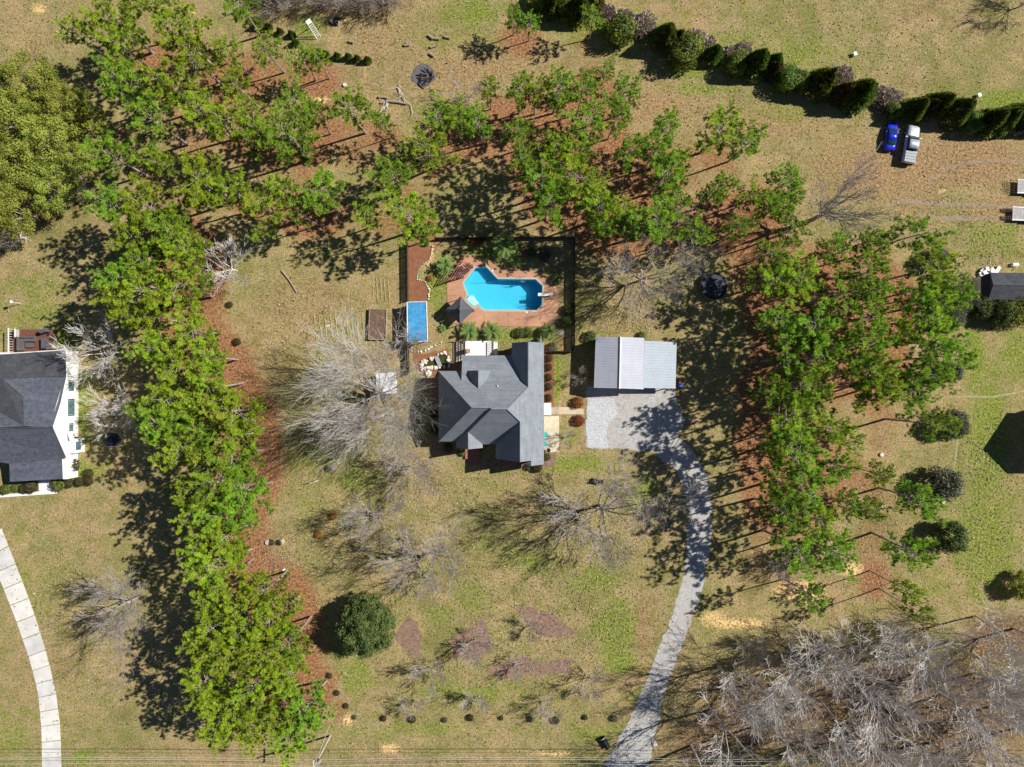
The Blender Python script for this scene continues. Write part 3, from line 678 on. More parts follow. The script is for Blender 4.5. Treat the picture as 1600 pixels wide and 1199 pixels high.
# where the low back slope meets its neighbours
xF0 = 676 - 14                        # meets left slope of right wing at its own eave
yFT = (315 - 14 - kF * 188) / (1 - kF)      # back slope meets main upper slope
zFT = yFT - 315
xFB = 676 + zFT
yG = 455.0
def gF(x): return ((140 - abs(x - 412)) + 14) / kF + 188       # dormer against back slope
hG = 140 - zFT
roof = [
 (fL, [(80, 315), (80, 890), (367.5, 602.5)]),
 (fB, [(80, 890), (222, 890), (499, 613), (509.5, 602.5), (367.5, 602.5)]),
 (fDL, [(222, 890), (222, 942), (329.5, 942), (329.5, 804.5), (520.5, 613.5), (509.5, 602.5)]),
 (fER, [(329.5, 942), (437, 942), (437, 912), (329.5, 804.5)]),
 (fD, [(437, 912), (545, 912), (741.5, 715.5), (639.5, 613.5), (520.5, 613.5), (329.5, 804.5)]),
 (fCL, [(545, 912), (545, 1032), (741.5, 1032), (741.5, 715.5)]),
 (fR, [(741.5, 1032), (830, 1032), (830, 1075), (938, 1075), (938, 85), (807, 85), (807, 446), (639.5, 613.5), (741.5, 715.5)]),
 (fBL, [(807, 85), (676, 85), (676, 188), (xF0, 188), (xFB, yFT), (807, 446)]),
 (fT, [(80, 315), (367.5, 602.5), (509.5, 602.5), (520.5, 613.5), (639.5, 613.5), (807, 446), (xFB, yFT), (412 + hG, yFT), (412, 455), (412 - hG, yFT), (272, yFT), (272, 315)]),
 (fF, [(272, 188), (272, yFT), (412 - hG, yFT), (318, gF(318)), (318, 313), (506, 313), (506, gF(506)), (412 + hG, yFT), (xFB, yFT), (xF0, 188)]),
 (fGL, [(412, 313), (318, 313), (318, gF(318)), (412 - hG, yFT), (412, 455)]),
 (fGR, [(412, 313), (412, 455), (412 + hG, yFT), (506, gF(506)), (506, 313)]),
]
house = thing('main_house', 'large house with steep grey shingle hip roof and several gables in the centre', 'house', (0, 0, 0))
for f, pts in roof:
    W = [hp(x, y, f(x, y)) for x, y in pts]
    a = sum(W[i][0] * W[(i + 1) % len(W)][1] - W[(i + 1) % len(W)][0] * W[i][1] for i in range(len(W)))
    if a < 0: W = W[::-1]
    tri = tessellate_polygon([[Vector((w[0], w[1], 0)) for w in W]])
    MB().add(W, [tuple(t) for t in tri]).build('roof_slope', M['shingle'], house)
def cap(a, b, par=house, m='shingle', r=0.09):
    A, B = Vector(a), Vector(b)
    MB().tube([A, B], r, 5, False).build('ridge_cap', M[m], par)
for (x1, y1, f1, x2, y2, f2) in ((367.5, 602.5, fL, 509.5, 602.5, fB), (520.5, 613.5, fD, 639.5, 613.5, fD), (80, 315, fL, 367.5, 602.5, fL), (80, 890, fL, 367.5, 602.5, fL), (639.5, 613.5, fR, 807, 446, fR), (807, 446, fR, 807, 85, fR),
        (741.5, 715.5, fR, 741.5, 1032, fR), (329.5, 804.5, fER, 329.5, 942, fER), (520.5, 613.5, fD, 329.5, 804.5, fD), (639.5, 613.5, fR, 741.5, 715.5, fR), (412, 313, fGL, 412, 455, fGL)):
    cap(hp(x1, y1, f1(x1, y1)), hp(x2, y2, f2(x2, y2)))
edges = [(80, 315), (272, 315), (272, 188), (xF0, 188), (676, 188), (676, 85), (938, 85), (938, 1075), (830, 1075), (830, 1032), (545, 1032), (545, 912), (437, 912), (437, 942), (222, 942), (222, 890), (80, 890)]
zedge = {(272, 188): -14, (xF0, 188): -14}
mb = MB()
def skirt(a, b, za, zb, drop=13):
    mb.poly([hp(a[0], a[1], -drop), hp(b[0], b[1], -drop), hp(b[0], b[1], zb), hp(a[0], a[1], za)])
for i in range(len(edges)):
    a, b = edges[i], edges[(i + 1) % len(edges)]
    skirt(a, b, zedge.get(a, 0), zedge.get(b, 0), 18)
mb.build('fascia', M['white'], house)
MB().poly([hp(x, y, -18) for x, y in edges]).build('soffit', M['white'], house)
for W in ([hp(676, 85, 0), hp(938, 85, 0), hp(807, 85, 131)], [hp(545, 1032, 0), hp(830, 1032, 0), hp(830, 1032, 108), hp(741.5, 1032, 196.5)], [hp(830, 1075, 0), hp(938, 1075, 0), hp(830, 1075, 108)], [hp(830, 1032, 0), hp(830, 1075, 0), hp(830, 1075, 108), hp(830, 1032, 108)],
          [hp(222, 942, 0), hp(437, 942, 0), hp(329.5, 942, 107.5)], [hp(318, 313, fF(0, 313)), hp(506, 313, fF(0, 313)), hp(506, 313, 46), hp(412, 313, 140), hp(318, 313, 46)], [hp(272, 188, -14), hp(272, yFT, zFT), hp(272, 315, 0)]):
    MB().poly(W).build('gable_wall', M['white'], house)
walls = offset(ccw([hp(x, y)[:2] for x, y in edges]), -0.45)
mb = MB(); n = len(walls)
mb.add([(x, y, 0) for x, y in walls] + [(x, y, EZ - 0.30) for x, y in walls], [(i, (i + 1) % n, n + (i + 1) % n, n + i) for i in range(n)])
mb.build('wall', M['brick'], house)
for (x, y, r, hgt, mt) in ((565, 435, 0.10, 0.5, 'white'), (132, 420, 0.06, 0.35, 'white'), (905, 518, 0.06, 0.35, 'black'), (902, 782, 0.06, 0.35, 'black')):
    f = {565: fT, 132: fL, 905: fR, 902: fR}[x]; q = hp(x, y, f(x, y) - 8)
    MB().tube([q, (q[0], q[1], q[2] + hgt)], r, 8).build('vent_pipe', M[mt], house)
def wall_window(par, c, w, h, axis_, mats=('white', 'glass')):
    nrm = {'x': (0.05, w + 0.2, h + 0.2), 'y': (w + 0.2, 0.05, h + 0.2)}[axis_]
    inn = {'x': (0.09, w, h), 'y': (w, 0.09, h)}[axis_]
    f = MB().box(c, nrm).build('window', M[mats[0]], par); MB().box(c, inn).build('pane', M[mats[1]], f)
wx = walls
xr = max(p[0] for p in walls); xl = min(p[0] for p in walls); yb = min(p[1] for p in walls); yt = max(p[1] for p in walls)
for y in (6.5, 2.5, -9.5): wall_window(house, (xr + 0.02, y, 1.9), 1.1, 1.4, 'x')
for y in (0.5, -3.0, -6.5): wall_window(house, (xl - 0.02, y, 1.9), 1.1, 1.4, 'x')
MB().box((xr + 0.04, -4.3, 1.25), (0.08, 1.0, 2.2)).build('door', M['white'], house)
MB().box(tuple(P(855.5, 640, 0.35)[:2]) + (0.22,), (1.15, 1.9, 0.44)).build('side_stoop', M['whiteslab'], house)
q = P(738, 708); MB().box((q.x, q.y, 0.2), (2.2, 1.9, 0.4)).build('front_steps', M['brick'], house)
for k in range(3): MB().box((q.x + 0.25, q.y - 1.1 - 0.3 * k, 0.16 - 0.05 * k), (1.5, 0.3, 0.3 - 0.1 * k)).build('step', M['brick'], house)
# white rear deck with railing and stairs
t = thing('rear_deck', 'white raised deck with railing behind the main house below the palms', 'deck', (0, 0, 0))
zd = 0.8
W = [tuple(P(x, y, zd).xy) for x, y in ((727, 533.5), (768, 533.5), (768, 562), (727, 562))]
MB().prism(ccw(W), zd - 0.18, zd, True).build('floor', M['whiteslab'], t)
for x in (727.5, 740, 754, 767.5):
    q = P(x, 534.2, zd); MB().box((q.x, q.y, (zd - 0.18) / 2), (0.15, 0.15, zd - 0.18)).build('post', M['white'], t)
W = [tuple(P(x, y, zd).xy) for x, y in ((771.5, 533.5), (777.5, 533.5), (777.5, 562), (771.5, 562))]
MB().prism(ccw(W), zd - 0.12, zd, True).build('bench', M['whiteslab'], t)
A, B = P(769.8, 533.5, zd + 0.9), P(769.8, 556, zd + 0.9); beam(A, B, 0.1, 0.08, 0, 'rail', 'midgrey', t)
for k in range(9):
    q = A.lerp(B, k / 8); MB().box((q.x, q.y, zd + 0.45), (0.06, 0.06, 0.9)).build('baluster', M['white'], t)
A, B = P(726.2, 531, zd + 0.9), P(726.2, 558, zd + 0.9); beam(A, B, 0.12, 0.1, 0, 'rail', 'fence', t)
for k in range(12):
    q = A.lerp(B, k / 11); MB().box((q.x, q.y, zd / 2 + 0.45), (0.07, 0.1, zd + 0.9)).build('baluster', M['fence'], t)
t = thing('deck_stairs', 'wooden stairs of dark treads going down left of the white deck', 'stairs', (0, 0, 0))
for k in range(4):
    q = P(722.5 - k * 4.2, 550, 0.6); MB().box((q.x, q.y, 0.66 - 0.17 * k), (0.32, 3.2, 0.06)).build('tread', M['wood_pale'], t)
for y in (535, 565):
    A, B = P(724, y, 0.6), P(706, y, 0.1); beam(A, B, 0.08, 0.2, -0.05, 'stringer', 'fence', t)
t = thing('deck_chair', 'brown wooden chair on the white deck', 'chair', P(732, 549, zd))
MB().box((0, 0, 0.42), (0.55, 0.6, 0.06)).build('seat', M['wood'], t); MB().box((-0.28, 0, 0.7), (0.06, 0.6, 0.55)).build('backrest', M['wood'], t)
for a in (-0.24, 0.24):
    for b in (-0.26, 0.26): MB().box((a, b, 0.2), (0.05, 0.05, 0.4)).build('leg', M['wood'], t)
# teal chairs and grill on the cream patio
for (x, y, lb) in ((852.5, 679, 'teal plastic chair on the cream patio, the upper of two'), (852, 693, 'teal plastic chair on the cream patio, the lower of two')):
    t = thing('patio_chair', lb, 'chair', P(x, y) + Vector((0, 0, 0.06)), 0.4, 'teal chairs on the side patio')
    MB().box((0, 0, 0.38), (0.6, 0.62, 0.05)).build('seat', M['teal'], t); MB().box((-0.32, 0, 0.68), (0.06, 0.66, 0.6)).build('backrest', M['teal'], t)
    for b in (-0.33, 0.33): MB().box((0, b, 0.56), (0.66, 0.1, 0.04)).build('armrest', M['teal'], t)
    for a in (-0.26, 0.26):
        for b in (-0.28, 0.28): MB().box((a, b, 0.18), (0.06, 0.06, 0.36)).build('leg', M['teal'], t)
t = thing('kettle_grill', 'small black round grill at the bottom of the cream patio', 'grill', P(857, 703.5) + Vector((0, 0, 0.06)))
a = np.linspace(0, math.pi, 9)
MB().tube(np.stack([a * 0, a * 0, 0.75 - 0.3 * np.cos(a)], 1), 0.02 + 0.30 * np.sin(a), 14).build('kettle', M['black'], t, True)
for k in range(3): MB().tube([(0.1 * math.cos(k * 2.09), 0.1 * math.sin(k * 2.09), 0.5), (0.35 * math.cos(k * 2.09), 0.35 * math.sin(k * 2.09), 0)], 0.02, 5).build('leg', M['steel'], t)

# ------------------------------------------------------------------ ribbed metal roofs
def ribbed(a, b, c, d, par, mat, spacing=0.4, rib=0.03, name='roof_panel'):
    """sheet a-b (eave) to d-c (ridge) with ribs running from eave to ridge; thickness and ribs are geometry"""
    a, b, c, d = map(Vector, (a, b, c, d)); n = max(3, int((b - a).length / spacing))
    nrm = (b - a).cross(d - a).normalized()
    if nrm.z < 0: nrm = -nrm
    mb = MB(); lo, hi = [], []
    for i in range(n):
        for u, h in ((0.0, 0), (0.78, 0), (0.83, rib), (0.95, rib)):
            t_ = (i + u) / n; lo.append(a.lerp(b, t_) + nrm * h); hi.append(d.lerp(c, t_) + nrm * h)
    lo.append(b); hi.append(c); m = len(lo)
    mb.add([tuple(v) for v in lo + hi], [(i, i + 1, m + i + 1, m + i) for i in range(m - 1)])
    dn = Vector((0, 0, -0.12))
    for p, q in ((a, b), (b, c), (c, d), (d, a)): mb.poly([p + dn, q + dn, q, p])
    return mb.build(name, M[mat], par)
gar = thing('metal_roof_garage', 'garage with ribbed white metal gable roof and lean-to beside the gravel pad', 'garage', (0, 0, 0))
e1, rz_, e2, e3 = 3.1, 4.35, 3.1, 2.45
g = lambda x, y, z: P(x, y, z)
ribbed(g(930.9, 527, e1), g(928, 606.7, e1), g(967.9, 607.7, rz_), g(969.7, 527.5, rz_), gar, 'metal_a')
ribbed(g(1006.8, 528.7, e2), g(1005.6, 609.2, e2), g(967.9, 607.7, rz_), g(969.7, 527.5, rz_), gar, 'metal_a')
ribbed(g(1057.3, 535.3, e3), g(1055.6, 608, e3), g(1005.8, 607, e2 - 0.25), g(1007, 533.2, e2 - 0.25), gar, 'metal_b')
MB().tube([g(969.7, 526.8, rz_ + 0.03), g(967.9, 608.2, rz_ + 0.03)], 0.13, 6).build('ridge_cap', M['paper'], gar)
A = [g(932, 528, e1), g(929, 606, e1), g(1005, 608.3, e1), g(1006, 529.5, e1)]
wl = offset(ccw([tuple(v.xy) for v in A]), -0.15); n = 4
mb = MB(); mb.add([(x, y, 0) for x, y in wl] + [(x, y, e1 - 0.14) for x, y in wl], [(i, (i + 1) % n, n + (i + 1) % n, n + i) for i in range(n)])
mb.build('wall', surf('garage_wall', (0.28, 0.12, 0.09, 1), 0.15, 1.0, 0.8), gar)
for yy, zz in ((528.2, 0), (606.6, 0)):
    a_, b_, c_ = g(932.5, yy, e1 - 0.14), g(1004.5, yy + 1.2, e1 - 0.14), g(968.6, yy + 0.5, rz_ - 0.14)
    MB().poly([a_, b_, c_]).build('gable_wall', M['white'], gar)
for x in (953, 984):
    q = g(x, 607.4, 0); MB().box((q.x * 0.972, wl[0][1] if False else min(w[1] for w in wl) - 0.03, 1.2), (2.7, 0.06, 2.3)).build('garage_door', M['white'], gar)
for (x, y) in ((1053.5, 537.5), (1052.5, 572), (1052, 605.5), (1030, 605.5)):
    q = P(x, y, e3); MB().box((q.x, q.y, (e3 - 0.15) / 2), (0.14, 0.14, e3 - 0.15)).build('post', M['wood'], gar)
t = thing('toy_car', 'small white and red ride-on toy by the corner of the metal lean-to', 'toy', P(1063.5, 600), 1.4)
MB().box((0, 0, 0.35), (1.1, 0.7, 0.4)).build('body', M['white'], t); MB().box((-0.3, 0, 0.62), (0.45, 0.6, 0.18)).build('seat', M['blueplastic'], t)
MB().box((0.42, 0.0, 0.58), (0.3, 0.72, 0.1)).build('hood', M['redplastic'], t)
for a in (-0.35, 0.35):
    for b in (-0.36, 0.36): MB().tube([(a, b - 0.06, 0.18), (a, b + 0.06, 0.18)], 0.18, 10).build('wheel', M['tyre'], t)

shed = thing('blue_roof_shed', 'open shed with bright blue ribbed metal roof beside the pool fence', 'shed', (0, 0, 0))
ribbed(P(636, 473, 2.3), P(636.5, 535, 2.3), P(668, 534, 2.7), P(666.3, 472, 2.7), shed, 'bluemetal', 0.3, 0.035)
weather(M['bluemetal'], 0.35); weather(M['metal_a'], 0.08); weather(M['metal_b'], 0.08); weather(M['terracotta'], 0.25); weather(M['cream'], 0.3)
for (x, y, z) in ((638, 475, 2.1), (638.3, 533, 2.1), (665.5, 532, 2.5), (664.5, 474, 2.5)):
    q = P(x, y, z); MB().box((q.x, q.y, z / 2), (0.12, 0.12, z)).build('post', M['wood'], shed)
mb = MB()
for (p1, p2) in (((637.5, 475), (637.8, 533)),):
    A, B = P(*p1, 2.1), P(*p2, 2.1); d = B - A
    mb.box(((A.x + B.x) / 2, (A.y + B.y) / 2, 1.02), (d.length, 0.05, 2.0), math.atan2(d.y, d.x))
mb.build('back_wall', M['fence'], shed)
mb = MB()
for q0, q1 in ((P(636, 473, 2.3), P(636.5, 535, 2.3)), (P(636.5, 535, 2.3), P(668, 534, 2.7)), (P(668, 534, 2.7), P(666.3, 472, 2.7)), (P(666.3, 472, 2.7), P(636, 473, 2.3))):
    mb.tube([q0 + Vector((0, 0, 0.02)), q1 + Vector((0, 0, 0.02))], 0.07, 5)
mb.build('roof_trim', M['white'], shed)
ws = thing('white_roof_shed', 'little shed with white flat roof under the big bare tree', 'shed', (0, 0, 0))
ribbed(P(587, 584, 1.9), P(589, 616.5, 1.9), P(619.8, 615.4, 2.1), P(617.5, 582.5, 2.1), ws, 'paper', 0.6, 0.03)
W = [tuple(P(x, y, 1.8).xy) for x, y in ((588.5, 585.5), (590, 615), (618.5, 614), (616.5, 584))]
MB().prism(ccw(W), 0, 1.76).build('wall', M['steel'], ws)
q = P(619.6, 600, 1); MB().box((q.x - 0.1, q.y, 0.85), (0.06, 0.9, 1.6)).build('door', M['white'], ws)

# ------------------------------------------------------------------ fence round the pool yard
def fence_run(pts, h, label):
    f = thing('privacy_fence', label, 'fence', (0, 0, 0))
    for s in range(len(pts) - 1):
        A, B = P(*pts[s]), P(*pts[s + 1]); d = B - A; n = max(1, round(d.length / 2.4)); rz = math.atan2(d.y, d.x)
        nv = Vector((-d.y, d.x, 0)).normalized()
        for k in range(n + 1):
            q = A.lerp(B, k / n)
            if k == n and s < len(pts) - 2: continue
            MB().box((q.x, q.y, (h + 0.08) / 2), (0.11, 0.11, h + 0.08), rz).build('post', M['fence'], f)
        for k in range(n):
            a, b = A.lerp(B, k / n), A.lerp(B, (k + 1) / n); mb = MB(); m = int((b - a).length / 0.15)
            for i in range(m):
                q = a.lerp(b, (i + 0.5) / m) + nv * 0.07
                mb.box((q.x, q.y, h / 2 - random.random() * 0.02), (0.137, 0.02, h - 0.04), rz)
            for z in (0.3, h - 0.25):
                q = a.lerp(b, 0.5); mb.box((q.x, q.y, z), ((b - a).length - 0.12, 0.05, 0.09), rz)
            mb.build('fence_panel', M['fence'], f)
fence_run([(637, 378), (638, 471)], 1.35, 'dark board fence along the left side of the pool yard')
fence_run([(638, 536), (640, 585)], 1.35, 'dark board fence between the blue shed and the house')
fence_run([(680, 375), (896, 373.5)], 1.35, 'long dark board fence above the pool yard')
fence_run([(896.5, 374), (896.5, 550)], 1.5, 'dark board fence along the right side of the pool yard')
fence_run([(854, 550.5), (895.5, 550.5)], 1.3, 'short dark board fence from the house corner to the right fence')
t = thing('picket_gate', 'pale picket gate leaning at the top right corner of the fence', 'gate', P(885, 369.5))
for k in range(7): MB().box((-0.8 + k * 0.26, 0, 0.6), (0.1, 0.03, 1.2)).build('picket', M['wood_pale'], t)
for z in (0.3, 0.9): MB().box((0, 0.03, z), (1.8, 0.03, 0.08)).build('rail', M['wood_pale'], t)

# ------------------------------------------------------------------ koi pond with stone rim and plank bridge
pond = thing('garden_pond', 'small garden pond ringed by pale stones left of the house', 'pond', (0, 0, 0))
rim = [(656, 572), (661, 568), (666.7, 564), (672, 561), (677.3, 558.7), (682, 556), (686.7, 553.3), (692.7, 551.5), (697, 553), (700, 556), (702, 561.3), (703, 567), (702, 573), (696, 574.5), (690, 574), (683.3, 574.5), (676, 575.5), (668, 576), (661, 578)]
MB().poly([(*w, 0.03) for w in ccw(W2(rim))]).build('water', M['pondwater'], pond)
def rock(r, seed, flat=0.6):
    rr = np.random.default_rng(seed); mb = MB()
    V = []; F = []
    for i, z in enumerate((-0.4, 0.35, 0.8)):
        for k in range(6):
            a = k / 6 * 6.283 + i * 0.4; q = (1.0, 0.95, 0.5)[i] * (0.75 + 0.4 * rr.random())
            V.append((q * r * math.cos(a), q * r * math.sin(a), z * r * flat * (0.8 + 0.4 * rr.random())))
    for i in range(2):
        for k in range(6): F.append((i * 6 + k, i * 6 + (k + 1) % 6, i * 6 + 6 + (k + 1) % 6, i * 6 + 6 + k))
    F.append((12, 13, 14, 15, 16, 17))
    mb.add(V, F); return mb
rocks = [rock(0.26 + 0.05 * k, k).mesh('stone', M['stone']) for k in range(5)]
def stones_on(path, step, par, jitter=0.15, closed=True, rows=1, size=1.0):
    pts = [P(*p) for p in path]
    if closed: pts.append(pts[0])
    for i in range(len(pts) - 1):
        d = (pts[i + 1] - pts[i]).length; m = max(1, int(d / step))
        for k in range(m):
            for rw in range(rows):
                q = pts[i].lerp(pts[i + 1], (k + random.random() * 0.5) / m)
                o = link('stone', random.choice(rocks), par, (q.x + random.uniform(-jitter, jitter), q.y + random.uniform(-jitter, jitter), 0.12 + 0.1 * rw))
                o.rotation_euler = (random.uniform(-.2, .2), random.uniform(-.2, .2), random.random() * 6.28)
                s = random.uniform(0.4, 0.8) * size; o.scale = (s, s, s)
stones_on(rim, 0.34, pond, 0.2, True, 2)
A, B = P(681.5, 557), P(688.5, 573.5)
t = thing('plank_bridge', 'grey plank footbridge across the garden pond', 'bridge', ((A.x + B.x) / 2, (A.y + B.y) / 2, 0.34), math.atan2((B - A).y, (B - A).x))
L_ = (B - A).length
for k in range(10): MB().box((-L_ / 2 + (k + 0.5) * L_ / 10, 0, 0), (L_ / 10 - 0.02, 0.62, 0.05)).build('plank', M['steel'], t)
for y in (-0.25, 0.25): MB().box((0, y, -0.09), (L_, 0.07, 0.12)).build('joist', M['wood'], t)
t = thing('stone_edging', 'curved line of small pale stones above the garden pond', 'edging', (0, 0, 0))
stones_on([(642, 549), (652, 551), (662, 550), (672, 545), (682, 540), (692, 535)], 0.35, t, 0.12, False, 1, 0.6)
t = thing('stone_edging', 'pale stone edging curving along the red mulch bed by the pool', 'edging', (0, 0, 0))
stones_on([(676, 386), (672, 406), (656, 419), (651, 437), (664, 441), (671, 454), (669, 471)], 0.3, t, 0.06, False, 1, 0.5)
o = tag(rock(0.62, 31, 0.9).build('boulder', M['stone'], None, loc=P(669, 584)), 'large pale boulder below the garden pond', 'rock')

# raised bed and tilled garden
t = thing('raised_garden_bed', 'wooden raised garden bed full of dark soil left of the blue shed', 'garden bed', P(591, 508), math.radians(-1.5))
for (c, s) in (((-1.32, 0, 0.3), (0.1, 4.6, 0.6)), ((1.32, 0, 0.3), (0.1, 4.6, 0.6)), ((0, -2.35, 0.3), (2.74, 0.1, 0.6)), ((0, 2.35, 0.3), (2.74, 0.1, 0.6))):
    MB().box(c, s).build('side_board', M['wood'], t)
mb = MB(); rr = np.random.default_rng(3); xs = np.linspace(-1.26, 1.26, 9); ys = np.linspace(-2.29, 2.29, 15)
Vv = [(x, y, 0.42 + 0.12 * rr.random()) for y in ys for x in xs]
mb.add(Vv, [(j * 9 + i, j * 9 + i + 1, j * 9 + 10 + i, j * 9 + 9 + i) for j in range(14) for i in range(8)]); mb.build('soil', M['soil'], t)
gp = structure(link('garden_plot', None))
def ridge(x0, y0, x1, y1, seed, m):
    r = random.Random(seed); A, B = P(x0, y0), P(x1, y1); n = 14
    pts = [A.lerp(B, k / n) + Vector((r.uniform(-.06, .06), r.uniform(-.05, .05), 0)) for k in range(n + 1)]
    MB().tube(pts, [0.03] + [0.07 + 0.05 * r.random() for _ in range(n - 1)] + [0.03], 6).build('furrow', M[m], gp)
M['tilled'] = surf('tilled_soil', (0.33, 0.25, 0.14, 1), 0.3, 2.0, 1.0, 0.4, 9.0)
for k in range(10): ridge(490 + k * 8.4, 488 + (k % 3) * 4, 495 + k * 8.2, 536 - (k % 2) * 6, k, 'tilled')
for k in range(5): ridge(582 + k * 6, 430 + 2 * k, 583 + k * 6.4, 470 + k, 20 + k, 'tilled')
# ------------------------------------------------------------------ left neighbour's house
nb = thing('neighbour_house', 'white house with charcoal shingle roof at the left edge', 'house', (0, 0, 0))
def nc(x, y, z): return P(x / 4.135, 500 + y / 4.135, z)
ez, rdg = 3.5, 6.9
def slab(pts, name, mat, par): return MB().poly(pts).build(name, M[mat], par)
r0 = nc(-260, 712, rdg); r1 = nc(345, 695, rdg)
slab([nc(-260, 240, 2.9), nc(-260, 385, 3.6), nc(432, 368, 3.6), nc(428, 196, 2.9)], 'porch_roof', 'shingle_black_shade', nb)
k4 = nc(10, 380, 3.62); k5 = nc(150, 500, 5.0); k6 = nc(155, 690, rdg); k7 = nc(-260, 384, 3.62)
slab([nc(432, 370, 3.62), k4, k5, k6, r1, nc(394, 545, 5.15)], 'roof_slope', 'shingle_dark', nb)
slab([k4, nc(-140, 520, 3.7), k6, k5], 'roof_slope', 'shingle_black_shade', nb)  # slope turned from the sun: its shade is painted with darker shingles
slab([k4, k7, r0, k6, nc(-140, 520, 3.7)], 'roof_slope', 'shingle_dark', nb)
slab([r0, r1, nc(432, 893, ez), nc(55, 930, ez), nc(20, 925, ez), nc(-260, 905, ez)][::-1], 'roof_slope', 'shingle_dark', nb)
slab([nc(200, 822, 4.9), nc(60, 932, ez - 0.05), nc(64, 1048, 2.8), nc(410, 1030, 2.8), nc(405, 900, ez - 0.05)], 'front_roof', 'shingle_dark', nb)
cap(r0, r1, nb, 'shingle_black_shade', 0.1); cap(k5, k6, nb, 'shingle_black_shade', 0.1); cap(k4, k5, nb, 'shingle_black_shade', 0.07)
XW = -67.75
def wl_(y, z): return (XW, y, z)
ya = nc(428, 200, 2.9).y; yr = r1.y; ybm = nc(432, 893, ez).y; ym = nc(432, 370, 3.6).y
slab([wl_(ya, 0), wl_(ya, 2.85), wl_(ym, 3.5), wl_(yr, rdg - 0.1), wl_(ybm + 0.2, ez - 0.05), wl_(ybm + 0.2, 0)], 'wall', 'white', nb)
MB().box((XW - 15, (ya + ybm) / 2, 1.35), (29.8, ya - ybm - 0.6, 2.7)).build('inner_wall', M['white'], nb)
fy = nc(410, 1030, 2.8).y
MB().box((-71.6, (ybm + fy) / 2 + 0.1, 1.35), (7.6, ybm - fy + 0.3, 2.65)).build('front_wall', M['white'], nb)
def rk(a, b, w=0.09): MB().tube([a, b], w, 5).build('rake_trim', M['white'], nb)
rk(nc(432, 370, 3.62), nc(394, 545, 5.15)); rk(nc(394, 545, 5.15), r1); rk(r1, nc(432, 893, ez)); rk(nc(428, 196, 2.88), nc(432, 368, 3.58)); rk(nc(-260, 240, 2.9), nc(428, 196, 2.9)); rk(nc(405, 900, ez - 0.05), nc(410, 1030, 2.8))
def nb_window(pxy, w, h, z):
    y = P(0, pxy, 1.5).y; f = MB().box((XW + 0.02, y, z), (0.08, w + 0.25, h + 0.25)).build('window', M['white'], nb); MB().box((XW + 0.06, y, z), (0.06, w, h)).build('pane', M['glass'], f)
    MB().box((XW + 0.08, y - w / 2 - 0.12, z), (0.05, 0.14, h)).build('shutter', M['black'], nb); MB().box((XW + 0.08, y + w / 2 + 0.12, z), (0.05, 0.14, h)).build('shutter', M['black'], nb)
for yy, w, h in ((603, 1.2, 1.3), (637, 2.2, 1.6), (668, 0.8, 1.0)): nb_window(yy, w, h, 1.9)
slab([nc(372, 615, 3.4), nc(398, 620, 3.3), nc(452, 785, 2.6), nc(415, 785, 2.7)], 'side_porch_roof', 'shingle_dark', nb)
rk(nc(372, 613, 3.44), nc(350, 690, 3.6), 0.07)
MB().box((-67.3, P(0, 697, 1.5).y, 1.25), (1.0, 2.2, 2.5)).build('bay', M['white'], nb); MB().box((-66.78, P(0, 697, 1.5).y, 1.6), (0.06, 1.3, 1.2)).build('pane', M['glass'], nb)
# deck and furniture
dk = thing('wooden_deck', 'red-brown board deck above the left neighbour house', 'deck', (0, 0, 0))
zk = 0.9
x0, x1 = P(19, 520, zk).x, P(83, 520, zk).x; y1_, y0_ = P(19, 515.5, zk).y, P(19, 554, zk).y
nb_n = 22
for k in range(nb_n):
    xa = x0 + (x1 - x0) * k / nb_n; MB().box((xa + (x1 - x0) / nb_n / 2, (y0_ + y1_) / 2, zk - 0.02), ((x1 - x0) / nb_n - 0.02, y1_ - y0_, 0.04)).build('plank', M['stain'], dk)
for x in (x0 + 0.1, (x0 + x1) / 2, x1 - 0.1):
    for y in (y0_ + 0.1, y1_ - 0.1): MB().box((x, y, (zk - 0.05) / 2), (0.15, 0.15, zk - 0.05)).build('post', M['stain'], dk)
def rail_run(a, b, par):
    beam(a + Vector((0, 0, 0.95)), b + Vector((0, 0, 0.95)), 0.16, 0.07, 0, 'rail', 'white', par)
    n = 10
    for k in range(n + 1):
        q = a.lerp(b, k / n); MB().box((q.x, q.y, zk + 0.47), (0.05, 0.05, 0.9)).build('baluster', M['white'], par)
rail_run(Vector((x0 + 0.1, y0_, zk)), Vector((x0 + 0.1, y1_, zk)), dk); rail_run(Vector((P(30, 0, zk).x, (y0_ + y1_) / 2 + 0.8, zk)), Vector((P(30, 0, zk).x, y1_ - 0.1, zk)), dk)
t = thing('outdoor_sofa', 'grey corner sofa on the red-brown deck', 'sofa', P(43, 538, zk))
MB().box((-0.75, 0, 0.22), (0.85, 2.1, 0.42)).build('seat', M['midgrey'], t); MB().box((0.55, 0.72, 0.22), (1.75, 0.75, 0.42)).build('chaise', M['midgrey'], t)
MB().box((-1.1, 0, 0.58), (0.2, 2.1, 0.34)).build('backrest', M['midgrey'], t); MB().box((0.4, 1.0, 0.58), (2.0, 0.2, 0.34)).build('side_back', M['midgrey'], t)
t = thing('coffee_table', 'dark grey coffee table in front of the deck sofa', 'table', P(48, 539, zk))
MB().box((0.1, -0.1, 0.4), (1.35, 0.75, 0.06)).build('tabletop', M['midgrey'], t)
for a in (-0.5, 0.7):
    for b in (-0.4, 0.2): MB().box((a, b, 0.18), (0.06, 0.06, 0.36)).build('leg', M['black'], t)
t = thing('storage_chest', 'dark storage chest at the right side of the deck', 'chest', P(74.5, 537.5, zk))
MB().box((0, 0, 0.35), (1.0, 1.5, 0.7)).build('body', M['midgrey'], t); MB().box((0, 0, 0.73), (1.06, 1.56, 0.06)).build('lid', M['darkgrey'], t)
